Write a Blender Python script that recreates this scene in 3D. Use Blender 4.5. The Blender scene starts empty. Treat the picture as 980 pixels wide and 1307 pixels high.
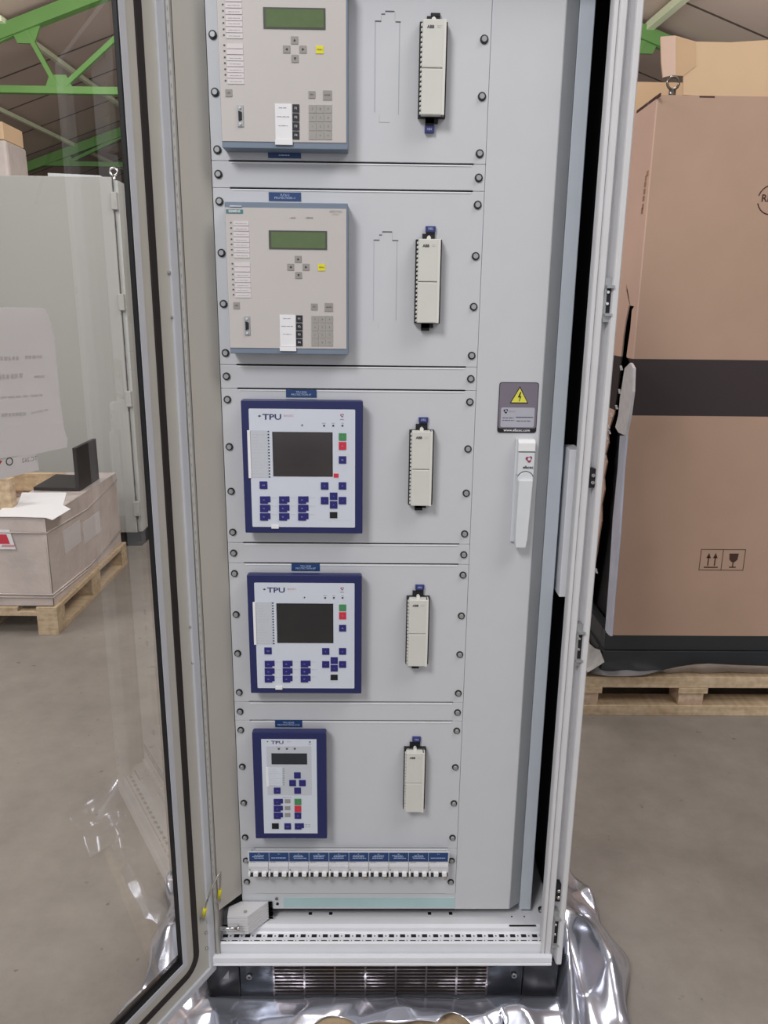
import bpy, math, random
import numpy as np
from mathutils import Vector, noise
random.seed(7)
SC = bpy.context.scene
COL = SC.collection

# ------------------------------------------------------------------ camera
FPX, PITCH, YAW, ROLL, CX, CD, CZ = 982.0, 0.25833, 0.01528, 0.011796, 0.04722, 1.48695, 1.58
_c, _s = math.cos(PITCH), math.sin(PITCH)
FW = np.array([math.sin(YAW)*_c, math.cos(YAW)*_c, -_s])
_r = np.array([math.cos(YAW), -math.sin(YAW), 0.0])
_d = np.cross(FW, _r)
RT = _r*math.cos(ROLL) - _d*math.sin(ROLL)
DN = _r*math.sin(ROLL) + _d*math.cos(ROLL)
CAM = np.array([CX, -CD, CZ])
def ray(u, v): return FW + RT*(u-490)/FPX + DN*(v-653.5)/FPX
def PY(u, v, Y):
    d = ray(u, v); return CAM + d*(Y-CAM[1])/d[1]
def PZ(u, v, Z):
    d = ray(u, v); return CAM + d*(Z-CAM[2])/d[2]
def PX(u, v, X):
    d = ray(u, v); return CAM + d*(X-CAM[0])/d[0]
def RC(u0, v0, u1, v1, Y):
    """axis aligned rectangle x0,x1,z0,z1 on a vertical plane"""
    um, vm = (u0+u1)/2, (v0+v1)/2
    return PY(u0, vm, Y)[0], PY(u1, vm, Y)[0], PY(um, v1, Y)[2], PY(um, v0, Y)[2]

cd = bpy.data.cameras.new('camera'); cam = bpy.data.objects.new('camera', cd); COL.objects.link(cam)
cd.sensor_fit = 'VERTICAL'; cd.sensor_height = 36; cd.lens = FPX/1307*36
cd.clip_start = 0.02; cd.clip_end = 200
from mathutils import Matrix
M = Matrix(((RT[0], -DN[0], -FW[0], CAM[0]), (RT[1], -DN[1], -FW[1], CAM[1]), (RT[2], -DN[2], -FW[2], CAM[2]), (0, 0, 0, 1)))
cam.matrix_world = M
SC.camera = cam

# ------------------------------------------------------------------ materials
def lin(c): return tuple(((x/255)/12.92 if x/255 <= .04045 else (((x/255)+.055)/1.055)**2.4) for x in c)
def mat(name, rgb, rough=.5, metal=0., noise_amt=0., scale=20., bump=0., bscale=60., spec=.5, coat=0.):
    m = bpy.data.materials.new(name); m.use_nodes = True
    nt = m.node_tree; b = nt.nodes['Principled BSDF']
    L = lin(rgb)
    b.inputs['Base Color'].default_value = (*L, 1); b.inputs['Roughness'].default_value = rough
    b.inputs['Metallic'].default_value = metal; b.inputs['Specular IOR Level'].default_value = spec
    b.inputs['Coat Weight'].default_value = coat
    tc = nt.nodes.new('ShaderNodeTexCoord')
    n = nt.nodes.new('ShaderNodeTexNoise'); n.inputs['Scale'].default_value = scale; n.inputs['Detail'].default_value = 5
    nt.links.new(tc.outputs['Object'], n.inputs['Vector'])
    r = nt.nodes.new('ShaderNodeValToRGB'); a = noise_amt if noise_amt else .02
    r.color_ramp.elements[0].position = .3; r.color_ramp.elements[1].position = .7
    r.color_ramp.elements[0].color = (*[x*(1-a) for x in L], 1); r.color_ramp.elements[1].color = (*[min(1, x*(1+a)) for x in L], 1)
    nt.links.new(n.outputs['Fac'], r.inputs['Fac']); nt.links.new(r.outputs['Color'], b.inputs['Base Color'])
    if bump:
        n2 = nt.nodes.new('ShaderNodeTexNoise'); n2.inputs['Scale'].default_value = bscale; n2.inputs['Detail'].default_value = 4
        nt.links.new(tc.outputs['Object'], n2.inputs['Vector'])
        bp = nt.nodes.new('ShaderNodeBump'); bp.inputs['Strength'].default_value = bump; bp.inputs['Distance'].default_value = .01
        nt.links.new(n2.outputs['Fac'], bp.inputs['Height']); nt.links.new(bp.outputs['Normal'], b.inputs['Normal'])
    return m
G = {}
def g(name, *a, **k): G[name] = mat(name, *a, **k); return G[name]
g('panel', (203, 205, 210), .45, noise_amt=.01, bump=.015, bscale=400)
g('panel2', (203, 207, 212), .42, noise_amt=.01)
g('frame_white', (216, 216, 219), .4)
g('tray', (232, 234, 240), .3)
g('edge_highlight', (236, 238, 242), .35)  # painted highlight for the panels' folded top edges
g('soft_line', (172, 176, 180), .6)
g('bevel', (150, 154, 158), .5)  # shaded tone of the light grey chamfer, painted darker
g('strip_blue', (186, 194, 204), .38)
g('beige', (194, 190, 182), .5, noise_amt=.015, scale=4)
g('door_paint', (204, 201, 192), .5)
g('door_lip', (205, 207, 214), .35)
g('tube', (206, 209, 216), .3)
g('seal', (42, 34, 34), .7)
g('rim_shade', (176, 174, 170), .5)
g('black', (18, 18, 24), .6)
g('inner_dark', (10, 10, 15), .9)  # paints the unlit cabinet inside near black; also the plinth core
g('steel', (150, 150, 150), .28, metal=1.)
g('bright_steel', (225, 225, 225), .18, metal=1.)
g('zinc', (172, 174, 176), .35, metal=.5)
g('washer', (32, 32, 34), .55)
g('bluegrey', (118, 132, 150), .5)
g('membrane', (198, 193, 191), .42, noise_amt=.01)
g('membrane_light', (204, 200, 198), .42)
g('lcd', (92, 112, 72), .18, noise_amt=.05, scale=60)
g('lcd_frame', (76, 80, 72), .3)
g('key_grey', (152, 148, 144), .5)
g('key_mid', (160, 157, 152), .5)
g('key_dark', (34, 34, 42), .4)
g('paper', (236, 236, 240), .6)
g('paper_back', (226, 223, 224), .7, noise_amt=.02, scale=8)
g('film', (216, 210, 212), .4)
g('yellow', (228, 220, 40), .5)
g('teal', (72, 130, 138), .4)
g('ink', (70, 68, 72), .6)
g('ink_dark', (24, 24, 30), .5)
g('ink_soft', (152, 150, 154), .6)
g('ink_faint', (190, 188, 190), .6)
g('navy', (37, 43, 94), .33, noise_amt=.03, scale=30)
g('navy_key', (40, 38, 116), .4)
g('tpu_front', (212, 218, 230), .4, noise_amt=.01)
g('tpu_shade', (196, 201, 210), .4)
g('screen', (62, 56, 58), .12, noise_amt=.15, scale=9, spec=.9)  # brownish grey reflection put into the dark screen's base colour
g('screen2', (40, 46, 56), .1, spec=.7)
g('green', (72, 140, 88), .45)
g('red', (208, 50, 72), .45)
g('logo_red', (150, 50, 80), .5)
g('logo_dark', (60, 58, 110), .5)
g('pink_text', (210, 160, 170), .6)
g('label_blue', (38, 68, 120), .4)
g('label_text', (190, 205, 230), .5)
g('abb_cream', (214, 214, 208), .42)
g('abb_cream2', (222, 221, 215), .42)
g('abb_label', (48, 54, 120), .45)
g('sign_grey', (122, 114, 128), .45)
g('sign_light', (178, 178, 190), .45)
g('sign_yellow', (226, 222, 84), .5)
g('handle_white', (218, 222, 226), .3)
g('breaker', (206, 206, 210), .4)
g('toggle', (238, 238, 240), .3)
g('breaker_dark', (52, 52, 58), .5)
g('cyan_film', (176, 204, 208), .3, noise_amt=.10, scale=6)
g('plinth_black', (26, 26, 30), .28, noise_amt=.1)
g('plinth_metal', (70, 72, 78), .25, metal=.75, bump=.25, bscale=9)
g('slat', (120, 112, 112), .28, metal=.85, bump=.3, bscale=30)
g('braid', (175, 172, 165), .4, metal=.6, noise_amt=.3, scale=400)
g('sleeve', (222, 210, 40), .45)
def wood_mat(name, rgb):
    m = mat(name, rgb, .65, noise_amt=.06, scale=9, bump=.15, bscale=40); nt = m.node_tree; b = nt.nodes['Principled BSDF']; src = b.inputs['Base Color'].links[0].from_socket
    tc = nt.nodes.new('ShaderNodeTexCoord'); prev = src
    for sc_ in ((3, 40, 40), (40, 3, 40)):
        mp = nt.nodes.new('ShaderNodeMapping'); mp.inputs['Scale'].default_value = sc_; nt.links.new(tc.outputs['Object'], mp.inputs[0])
        n = nt.nodes.new('ShaderNodeTexNoise'); n.inputs['Scale'].default_value = 1; n.inputs['Detail'].default_value = 4; nt.links.new(mp.outputs[0], n.inputs['Vector'])
        r = nt.nodes.new('ShaderNodeValToRGB'); r.color_ramp.elements[0].position = .33; r.color_ramp.elements[1].position = .62
        r.color_ramp.elements[0].color = (.72, .66, .58, 1); r.color_ramp.elements[1].color = (1.05, 1.04, 1.03, 1); nt.links.new(n.outputs['Fac'], r.inputs[0])
        mx = nt.nodes.new('ShaderNodeMix'); mx.data_type = 'RGBA'; mx.blend_type = 'MULTIPLY'; mx.inputs['Factor'].default_value = .7
        nt.links.new(prev, mx.inputs['A']); nt.links.new(r.outputs[0], mx.inputs['B']); prev = mx.outputs['Result']
    nt.links.new(prev, b.inputs['Base Color']); G[name] = m
wood_mat('wood', (208, 188, 160)); wood_mat('wood_pink', (212, 188, 166))
g('wood_dark', (156, 122, 94), .7, noise_amt=.2, scale=14)
g('machine_dark', (46, 49, 52), .45, noise_amt=.08, scale=5)
g('machine_black', (16, 15, 18), .7)
g('foam', (205, 203, 206), .55, noise_amt=.08, scale=30)
g('plastic', (190, 194, 212), .3, noise_amt=.1, scale=10)
g('card_print', (74, 46, 40), .8)
g('bgcab', (176, 175, 172), .45, noise_amt=.015, scale=2)
g('bgcab_side', (186, 187, 184), .45, noise_amt=.03, scale=3)
g('plinth_bg', (50, 48, 50), .6)
g('wrap', (206, 194, 190), .24, noise_amt=.12, scale=6, bump=.6, bscale=16, coat=.5)
g('wrap_dark', (160, 150, 148), .28, noise_amt=.1, scale=5, bump=.4, bscale=14, coat=.5)
g('laptop', (34, 33, 36), .45)
g('label_red', (206, 52, 76), .5)
g('truss', (92, 136, 72), .55, noise_amt=.06, scale=2)
g('truss_pale', (222, 230, 200), .55)
g('cutout_line', (96, 98, 102), .8)  # darker outline of the filled cutouts

def foil_mat():
    m = mat('foil', (220, 225, 240), .20, metal=.86, noise_amt=.04, scale=9, bump=.22, bscale=6)
    return m
G['foil'] = foil_mat()
def paper_mat(name, rgb):
    m = mat(name, rgb, .7); nt = m.node_tree; b = nt.nodes['Principled BSDF']; out = nt.nodes['Material Output']
    tl = nt.nodes.new('ShaderNodeBsdfTranslucent'); tl.inputs[0].default_value = (*lin(rgb), 1); mx = nt.nodes.new('ShaderNodeMixShader'); mx.inputs[0].default_value = .5
    nt.links.new(b.outputs[0], mx.inputs[1]); nt.links.new(tl.outputs[0], mx.inputs[2]); nt.links.new(mx.outputs[0], out.inputs[0]); return m
G['paper_back'] = paper_mat('paper_sheet_translucent', (250, 248, 250))
def card_mat(name, rgb, band=None):
    m = mat(name, rgb, .75, noise_amt=.05, scale=3.5, spec=.2, bump=.03, bscale=90)
    nt = m.node_tree; b = nt.nodes['Principled BSDF']
    if band:
        tc = nt.nodes.new('ShaderNodeTexCoord'); sp = nt.nodes.new('ShaderNodeSeparateXYZ')
        gm = nt.nodes.new('ShaderNodeNewGeometry')
        nt.links.new(gm.outputs['Position'], sp.inputs[0])
        a = nt.nodes.new('ShaderNodeMath'); a.operation = 'GREATER_THAN'; a.inputs[1].default_value = band[0]
        c = nt.nodes.new('ShaderNodeMath'); c.operation = 'LESS_THAN'; c.inputs[1].default_value = band[1]
        mu = nt.nodes.new('ShaderNodeMath'); mu.operation = 'MULTIPLY'
        nt.links.new(sp.outputs['Z'], a.inputs[0]); nt.links.new(sp.outputs['Z'], c.inputs[0])
        nt.links.new(a.outputs[0], mu.inputs[0]); nt.links.new(c.outputs[0], mu.inputs[1])
        mx = nt.nodes.new('ShaderNodeMix'); mx.data_type = 'RGBA'
        src = b.inputs['Base Color'].links[0].from_socket
        nt.links.new(mu.outputs[0], mx.inputs['Factor']); nt.links.new(src, mx.inputs['A'])
        mx.inputs['B'].default_value = (*lin((66, 58, 60)), 1)
        nt.links.new(mx.outputs['Result'], b.inputs['Base Color'])
    return m
G['carton'] = card_mat('carton', (183, 154, 135), (1.208, 1.414))
G['carton_side'] = card_mat('carton_side', (206, 174, 158), (1.208, 1.414))
G['carton_in'] = card_mat('carton_in', (212, 182, 148))
G['carton_plain'] = card_mat('carton_plain', (186, 152, 120))

def glass_mat():
    m = bpy.data.materials.new('door_glass'); m.use_nodes = True
    nt = m.node_tree; nt.nodes.clear()
    out = nt.nodes.new('ShaderNodeOutputMaterial')
    tr = nt.nodes.new('ShaderNodeBsdfTransparent'); tr.inputs[0].default_value = (.93, .935, .925, 1)
    gl = nt.nodes.new('ShaderNodeBsdfGlossy'); gl.inputs['Roughness'].default_value = .004; gl.inputs[0].default_value = (1, 1, 1, 1)
    fr = nt.nodes.new('ShaderNodeFresnel'); ge = nt.nodes.new('ShaderNodeNewGeometry')
    ior = nt.nodes.new('ShaderNodeMapRange'); ior.inputs['To Min'].default_value = 1.5; ior.inputs['To Max'].default_value = 1/1.5
    nt.links.new(ge.outputs['Backfacing'], ior.inputs['Value']); nt.links.new(ior.outputs[0], fr.inputs[0])
    mm = nt.nodes.new('ShaderNodeMath'); mm.operation = 'MULTIPLY'; mm.inputs[1].default_value = 1.9; mm.use_clamp = True
    mx = nt.nodes.new('ShaderNodeMixShader')
    nt.links.new(fr.outputs[0], mm.inputs[0]); nt.links.new(mm.outputs[0], mx.inputs[0])
    nt.links.new(tr.outputs[0], mx.inputs[1]); nt.links.new(gl.outputs[0], mx.inputs[2]); nt.links.new(mx.outputs[0], out.inputs[0])
    return m
G['glass'] = glass_mat()

def floor_mat():
    m = mat('concrete', (141, 135, 129), .5, noise_amt=.10, scale=1.6, bump=.06, bscale=70, spec=.35)
    nt = m.node_tree; b = nt.nodes['Principled BSDF']; src = b.inputs['Base Color'].links[0].from_socket
    tc = nt.nodes.new('ShaderNodeTexCoord')
    n = nt.nodes.new('ShaderNodeTexNoise'); n.inputs['Scale'].default_value = 7; n.inputs['Detail'].default_value = 10; n.inputs['Roughness'].default_value = .7
    nt.links.new(tc.outputs['Object'], n.inputs['Vector'])
    r = nt.nodes.new('ShaderNodeValToRGB'); r.color_ramp.elements[0].position = .32; r.color_ramp.elements[1].position = .68
    r.color_ramp.elements[0].color = (.84, .83, .82, 1); r.color_ramp.elements[1].color = (1.08, 1.07, 1.06, 1)
    nt.links.new(n.outputs['Fac'], r.inputs[0])
    mx = nt.nodes.new('ShaderNodeMix'); mx.data_type = 'RGBA'; mx.blend_type = 'MULTIPLY'; mx.inputs['Factor'].default_value = 1
    nt.links.new(src, mx.inputs['A']); nt.links.new(r.outputs[0], mx.inputs['B'])
    n3 = nt.nodes.new('ShaderNodeTexNoise'); n3.inputs['Scale'].default_value = 26; n3.inputs['Detail'].default_value = 3
    nt.links.new(tc.outputs['Object'], n3.inputs['Vector'])
    r3 = nt.nodes.new('ShaderNodeValToRGB'); r3.color_ramp.elements[0].position = .70; r3.color_ramp.elements[1].position = .76
    r3.color_ramp.elements[0].color = (1, 1, 1, 1); r3.color_ramp.elements[1].color = (.55, .52, .5, 1)
    nt.links.new(n3.outputs['Fac'], r3.inputs[0])
    mx2 = nt.nodes.new('ShaderNodeMix'); mx2.data_type = 'RGBA'; mx2.blend_type = 'MULTIPLY'; mx2.inputs['Factor'].default_value = 1
    nt.links.new(mx.outputs['Result'], mx2.inputs['A']); nt.links.new(r3.outputs[0], mx2.inputs['B'])
    nt.links.new(mx2.outputs['Result'], b.inputs['Base Color'])
    return m
G['floor'] = floor_mat()
def roof_mat():
    m = mat('roof_sheet', (190, 172, 162), .7, noise_amt=.06, scale=.6)
    nt = m.node_tree; b = nt.nodes['Principled BSDF']; src = b.inputs['Base Color'].links[0].from_socket
    tc = nt.nodes.new('ShaderNodeTexCoord'); sp = nt.nodes.new('ShaderNodeSeparateXYZ'); nt.links.new(tc.outputs['Object'], sp.inputs[0])
    def line(period, width):
        a = nt.nodes.new('ShaderNodeMath'); a.operation = 'MODULO'; a.inputs[1].default_value = period
        ad = nt.nodes.new('ShaderNodeMath'); ad.operation = 'ADD'; ad.inputs[1].default_value = 40.
        nt.links.new(sp.outputs['Y'], ad.inputs[0]); nt.links.new(ad.outputs[0], a.inputs[0])
        l = nt.nodes.new('ShaderNodeMath'); l.operation = 'LESS_THAN'; l.inputs[1].default_value = width
        nt.links.new(a.outputs[0], l.inputs[0]); return l
    l = line(1.15, .045)
    mx = nt.nodes.new('ShaderNodeMix'); mx.data_type = 'RGBA'
    nt.links.new(l.outputs[0], mx.inputs['Factor']); nt.links.new(src, mx.inputs['A']); mx.inputs['B'].default_value = (*lin((88, 76, 72)), 1)
    nt.links.new(mx.outputs['Result'], b.inputs['Base Color'])
    return m
G['roof'] = roof_mat()
g('wall', (150, 146, 142), .8, noise_amt=.05, scale=.5)

# ------------------------------------------------------------------ mesh helpers
ORG = {}
class MB:
    def __init__(s): s.v = []; s.f = []; s.smooth = []
    def add(s, vs, fs, smooth=False):
        o = len(s.v); s.v += [tuple(map(float, p)) for p in vs]; s.f += [tuple(i+o for i in f) for f in fs]; s.smooth += [smooth]*len(fs)
    def box(s, x0, x1, y0, y1, z0, z1):
        if x0 > x1: x0, x1 = x1, x0
        if y0 > y1: y0, y1 = y1, y0
        if z0 > z1: z0, z1 = z1, z0
        s.add([(x0, y0, z0), (x1, y0, z0), (x1, y1, z0), (x0, y1, z0), (x0, y0, z1), (x1, y0, z1), (x1, y1, z1), (x0, y1, z1)],
              [(0, 3, 2, 1), (4, 5, 6, 7), (0, 1, 5, 4), (1, 2, 6, 5), (2, 3, 7, 6), (3, 0, 4, 7)]); return s
    def prism(s, A, B, smooth=False):
        """two matching loops of 3D points"""
        n = len(A); s.add(list(A)+list(B), [tuple(range(n))[::-1], tuple(range(n, 2*n))])
        s.add(list(A)+list(B), [(i, (i+1) % n, n+(i+1) % n, n+i) for i in range(n)], smooth); return s
    def exz(s, pts, y0, y1): return s.prism([(x, y0, z) for x, z in pts], [(x, y1, z) for x, z in pts])
    def exy(s, pts, z0, z1): return s.prism([(x, y, z0) for x, y in pts], [(x, y, z1) for x, y in pts])
    def eyz(s, pts, x0, x1): return s.prism([(x0, y, z) for y, z in pts], [(x1, y, z) for y, z in pts])
    def cyl(s, a, b, r, n=16, r2=None):
        a = Vector([float(q) for q in a]); b = Vector([float(q) for q in b]); r2 = r if r2 is None else r2; ax = (b-a).normalized()
        t = Vector((0, 0, 1)) if abs(ax.z) < .9 else Vector((1, 0, 0)); p = ax.cross(t).normalized(); q = ax.cross(p)
        A = [tuple(a+p*math.cos(i*2*math.pi/n)*r+q*math.sin(i*2*math.pi/n)*r) for i in range(n)]
        B = [tuple(b+p*math.cos(i*2*math.pi/n)*r2+q*math.sin(i*2*math.pi/n)*r2) for i in range(n)]
        return s.prism(A, B, True)
    def tube(s, pts, r, n=8):
        pts = [Vector([float(q) for q in p]) for p in pts]; rings = []
        for i, p in enumerate(pts):
            d = (pts[min(i+1, len(pts)-1)]-pts[max(i-1, 0)]).normalized()
            t = Vector((0, 0, 1)) if abs(d.z) < .95 else Vector((1, 0, 0)); a = d.cross(t).normalized(); b = d.cross(a)
            rings.append([tuple(p+a*math.cos(k*2*math.pi/n)*r+b*math.sin(k*2*math.pi/n)*r) for k in range(n)])
        V = [q for R_ in rings for q in R_]; Fc = []
        for i in range(len(pts)-1):
            for k in range(n): Fc.append((i*n+k, i*n+(k+1) % n, (i+1)*n+(k+1) % n, (i+1)*n+k))
        s.add(V, Fc, True); s.add(V, [tuple(range(n))[::-1], tuple(range(len(V)-n, len(V)))]); return s
    def torus(s, c, R_, r, axis='y', n=24, m=8):
        V = []; Fc = []
        for i in range(n):
            a = i*2*math.pi/n
            for j in range(m):
                b = j*2*math.pi/m; x = (R_+r*math.cos(b))*math.cos(a); z = (R_+r*math.cos(b))*math.sin(a); y = r*math.sin(b)
                V.append((c[0]+x, c[1]+y, c[2]+z) if axis == 'y' else (c[0]+y, c[1]+x, c[2]+z))
        for i in range(n):
            for j in range(m): Fc.append((i*m+j, ((i+1) % n)*m+j, ((i+1) % n)*m+(j+1) % m, i*m+(j+1) % m))
        s.add(V, Fc, True); return s
    def build(s, name, m, parent=None, bevel=0, label=None, fn=None):
        o0 = ORG.get(parent.name, (0, 0, 0)) if parent else (0, 0, 0)
        me = bpy.data.meshes.new(name); me.from_pydata([(a-o0[0], b-o0[1], c-o0[2]) for a, b, c in s.v], [], s.f)
        me.polygons.foreach_set('use_smooth', s.smooth)
        me.materials.append(G[m] if isinstance(m, str) else m); me.update()
        import bmesh
        bm = bmesh.new(); bm.from_mesh(me); bmesh.ops.remove_doubles(bm, verts=bm.verts, dist=1e-6); bmesh.ops.recalc_face_normals(bm, faces=bm.faces); bm.to_mesh(me); bm.free()
        ob = bpy.data.objects.new(name, me); COL.objects.link(ob)
        if parent: ob.parent = parent
        ORG[ob.name] = o0
        if bevel:
            bv = ob.modifiers.new('edge', 'BEVEL'); bv.width = bevel; bv.segments = 2; bv.limit_method = 'ANGLE'
        if label: ob['label'] = label
        return ob
def tag(o, label=None, cat=None, group=None, kind=None):
    if label: o['label'] = label
    if cat: o['category'] = cat
    if group: o['group'] = group
    if kind: o['kind'] = kind
    return o
def thing(name, loc, label, cat, group=None):
    o = bpy.data.objects.new(name, None); COL.objects.link(o); o.empty_display_size = .05
    o.location = loc; ORG[o.name] = tuple(map(float, loc)); return tag(o, label, cat, group)
def copy_tree(root, delta, label):
    r = root.copy(); COL.objects.link(r); r.location = Vector(root.location)+Vector(delta); r['label'] = label
    def kids(src, dst):
        for ch in [c for c in bpy.data.objects if c.parent == src]:
            n = ch.copy(); COL.objects.link(n); n.parent = dst; kids(ch, n)
    kids(root, r); return r
def box(*a): return MB().box(*a)
_tc = {}
def text(s, x, z, y, size, name, m, parent, align='CENTER', mirror=False, face='y', bold=0.0, scx=1.0, tf=None):
    cu = bpy.data.curves.new('tmp', 'FONT'); cu.body = s; cu.size = size; cu.align_x = align; cu.align_y = 'CENTER'; cu.offset = bold; cu.resolution_u = 2
    ob = bpy.data.objects.new('tmp', cu); COL.objects.link(ob)
    dg = bpy.context.evaluated_depsgraph_get(); me = bpy.data.meshes.new_from_object(ob.evaluated_get(dg))
    bpy.data.objects.remove(ob); bpy.data.curves.remove(cu)
    o0 = ORG.get(parent.name, (0, 0, 0)); me.name = name
    for v in me.vertices:
        a, b = v.co.x*scx*(-1 if mirror else 1), v.co.y
        p = tf(a, b) if tf else (x+a, y, z+b)
        v.co = (p[0]-o0[0], p[1]-o0[1], p[2]-o0[2])
    me.materials.clear(); me.materials.append(G[m])
    o = bpy.data.objects.new(name, me); COL.objects.link(o); o.parent = parent; ORG[o.name] = o0
    return o
def words(mb, x0, x1, z, h, y, rnd=None, word=.006, gap=.0015):
    """a line of illegibly small print as word-length strokes"""
    rnd = rnd or random; x = x0
    while x < x1:
        w = word*rnd.uniform(.5, 1.4); e = min(x+w, x1)
        if e-x > word*.2: mb.box(x, e, y-.0002, y+.0004, z-h/2, z+h/2)
        x = e+gap
def rrect(x0, x1, z0, z1, r, n=5):
    P = []
    for cx, cz, a0 in ((x1-r, z1-r, 0), (x0+r, z1-r, 90), (x0+r, z0+r, 180), (x1-r, z0+r, 270)):
        for i in range(n+1):
            a = math.radians(a0+90*i/n); P.append((cx+r*math.cos(a), cz+r*math.sin(a)))
    return P
def emblem(x, z, y, r, m, parent, name='emblem'):
    """rounded triangular ring"""
    mb = MB(); out = []; inn = []
    n = 36
    for i in range(n):
        a = 2*math.pi*i/n
        k = 1+.22*math.cos(3*(a-math.radians(-80)))
        out.append((x+r*k*math.cos(a), z+r*k*math.sin(a))); inn.append((x+r*.12+r*.56*math.cos(a), z+r*.08+r*.56*math.sin(a)))
    for i in range(n):
        j = (i+1) % n
        mb.prism([(out[i][0], y, out[i][1]), (out[j][0], y, out[j][1]), (inn[j][0], y, inn[j][1]), (inn[i][0], y, inn[i][1])],
                 [(out[i][0], y+.0004, out[i][1]), (out[j][0], y+.0004, out[j][1]), (inn[j][0], y+.0004, inn[j][1]), (inn[i][0], y+.0004, inn[i][1])])
    return mb.build(name, m, parent)

# ------------------------------------------------------------------ setting
fl = box(-12, 12, -9, 26, -.2, 0).build('floor', 'floor'); tag(fl, 'grey brown concrete hall floor', 'floor', kind='structure')
RX, RZ, RS = -.43, 6.24, .35
th = .12
def roofz(x): return RZ-RS*abs(x-RX)
cl = MB()
for sx in (-1, 1):
    xe = RX+sx*10.5
    cl.prism([(RX, -9, RZ+.1), (xe, -9, roofz(xe)+.1), (xe, -9, roofz(xe)+.25), (RX, -9, RZ+.25)],
             [(RX, 26, RZ+.1), (xe, 26, roofz(xe)+.1), (xe, 26, roofz(xe)+.25), (RX, 26, RZ+.25)])
tag(cl.build('ceiling', 'roof'), 'sloping brown sheet roof of the hall', 'ceiling', kind='structure')
tag(box(-12, 12, 25.8, 26, 0, 6.4).build('wall_back', 'wall'), 'far end wall of the hall', 'wall', kind='structure')
tag(box(-10.6, -10.4, -9, 26, 0, 3.1).build('wall_left', 'wall'), 'left side wall of the hall', 'wall', kind='structure')
tag(box(9.6, 9.8, -9, 26, 0, 3.1).build('wall_right', 'wall'), 'right side wall of the hall', 'wall', kind='structure')

def bar(mb, p, q, w, h):
    p = Vector([float(x) for x in p]); q = Vector([float(x) for x in q]); d = (q-p).normalized(); y = Vector((0, 1, 0))
    if abs(d.y) > .3: y = Vector((0, 0, 1))
    n = d.cross(y).normalized(); y = n.cross(d).normalized()
    A = [tuple(p+n*a*h/2+y*b*w/2) for a, b in ((-1, -1), (1, -1), (1, 1), (-1, 1))]; B = [tuple(q+n*a*h/2+y*b*w/2) for a, b in ((-1, -1), (1, -1), (1, 1), (-1, 1))]
    mb.prism(A, B)
def truss(Y, label):
    t = thing('roof_truss', (RX, Y, 4.1), label, 'roof truss', 'green roof trusses')
    zc = 4.12
    for sx in (-1, 1):
        mb = MB(); bar(mb, (RX, Y, RZ-.09), (RX+sx*7.5, Y, roofz(RX+sx*7.5)-.09), .12, .15); mb.build('top_chord', 'truss', t)
    xl = RX-5.9; mb = MB(); bar(mb, (xl, Y, zc), (RX+5.9, Y, zc), .08, .08); mb.build('bottom_chord', 'truss', t)
    for sx in (-1, 1):
        nodes = [(0, 1), (.95, 0), (1.6, 1), (3.4, 0), (3.75, 1), (5.3, 0)]
        pt = lambda a, top: (RX+sx*a, Y, roofz(RX+sx*a)-.13 if top else zc)
        for (a, ta), (b, tb) in zip(nodes, nodes[1:]):
            mb = MB(); bar(mb, pt(a, ta), pt(b, tb), .05, .055); mb.build('web_member', 'truss', t)
        for a, top in nodes[1:]:
            z_ = pt(a, top)[2]; k = 1 if not top else -1
            MB().exz([(RX+sx*a-.19, z_-.02*k), (RX+sx*a+.19, z_-.02*k), (RX+sx*a+.10, z_+.17*k), (RX+sx*a-.10, z_+.17*k)], Y-.015, Y+.015).build('gusset_plate', 'truss', t)
    return t
truss(9.0, 'green steel roof truss in front, nearest over the hall')
truss(14.1, 'green steel roof truss farther back, half hidden above the far grey cabinet')
def onroof(u, v):
    d = ray(u, v); sgn = -1 if d[0] < 0 else 1
    # RZ - RS*sgn*(x-RX) = z
    off = .0
    k = (RZ-RS*sgn*(CAM[0]-RX)-off-CAM[2])/(d[2]+RS*sgn*d[0]); return CAM+d*k
def brace(p, q, label, m='truss_pale', w=.06):
    a = onroof(*p); b = onroof(*q); e = (b-a); a = a-e*.08; b = b+e*.08
    mb = MB(); bar(mb, a, b, w, w); tag(mb.build('roof_brace', m), label, 'brace')
brace((15, 35), (157, 137), 'pale green diagonal roof brace crossing the front truss at upper left')
brace((0, 140), (157, 215), 'pale green diagonal roof brace passing low above the far grey cabinet')
brace((824, 38), (878, -8), 'pale green roof brace above the big cardboard carton at right', w=.09)

# ------------------------------------------------------------------ main cabinet
ZB, ZT = .137, 2.15
cab = thing('electrical_cabinet', (.08, .2, .036), 'tall light grey electrical cabinet standing on foil with its glass door swung open', 'cabinet')
XL, XR = -.322, .487
sh = MB()
sh.box(XR-.004, XR, .0, .56, ZB, ZT); sh.build('side_panel', 'panel2', cab)
box(XL, XL+.004, .0, .56, ZB, ZT).build('side_panel', 'panel2', cab)
box(XL, XR, .556, .56, ZB, ZT).build('back_panel', 'inner_dark', cab)  # near black to paint the shade inside; really light grey
box(XL, XR, -.05, .56, ZT, ZT+.012).build('roof_plate', 'panel2', cab)
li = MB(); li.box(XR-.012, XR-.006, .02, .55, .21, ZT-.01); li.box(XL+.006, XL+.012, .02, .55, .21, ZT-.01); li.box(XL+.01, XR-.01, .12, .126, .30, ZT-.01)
li.build('interior_shade', 'inner_dark', cab)  # added near-black sheets painting the shade of the light grey inside
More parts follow.
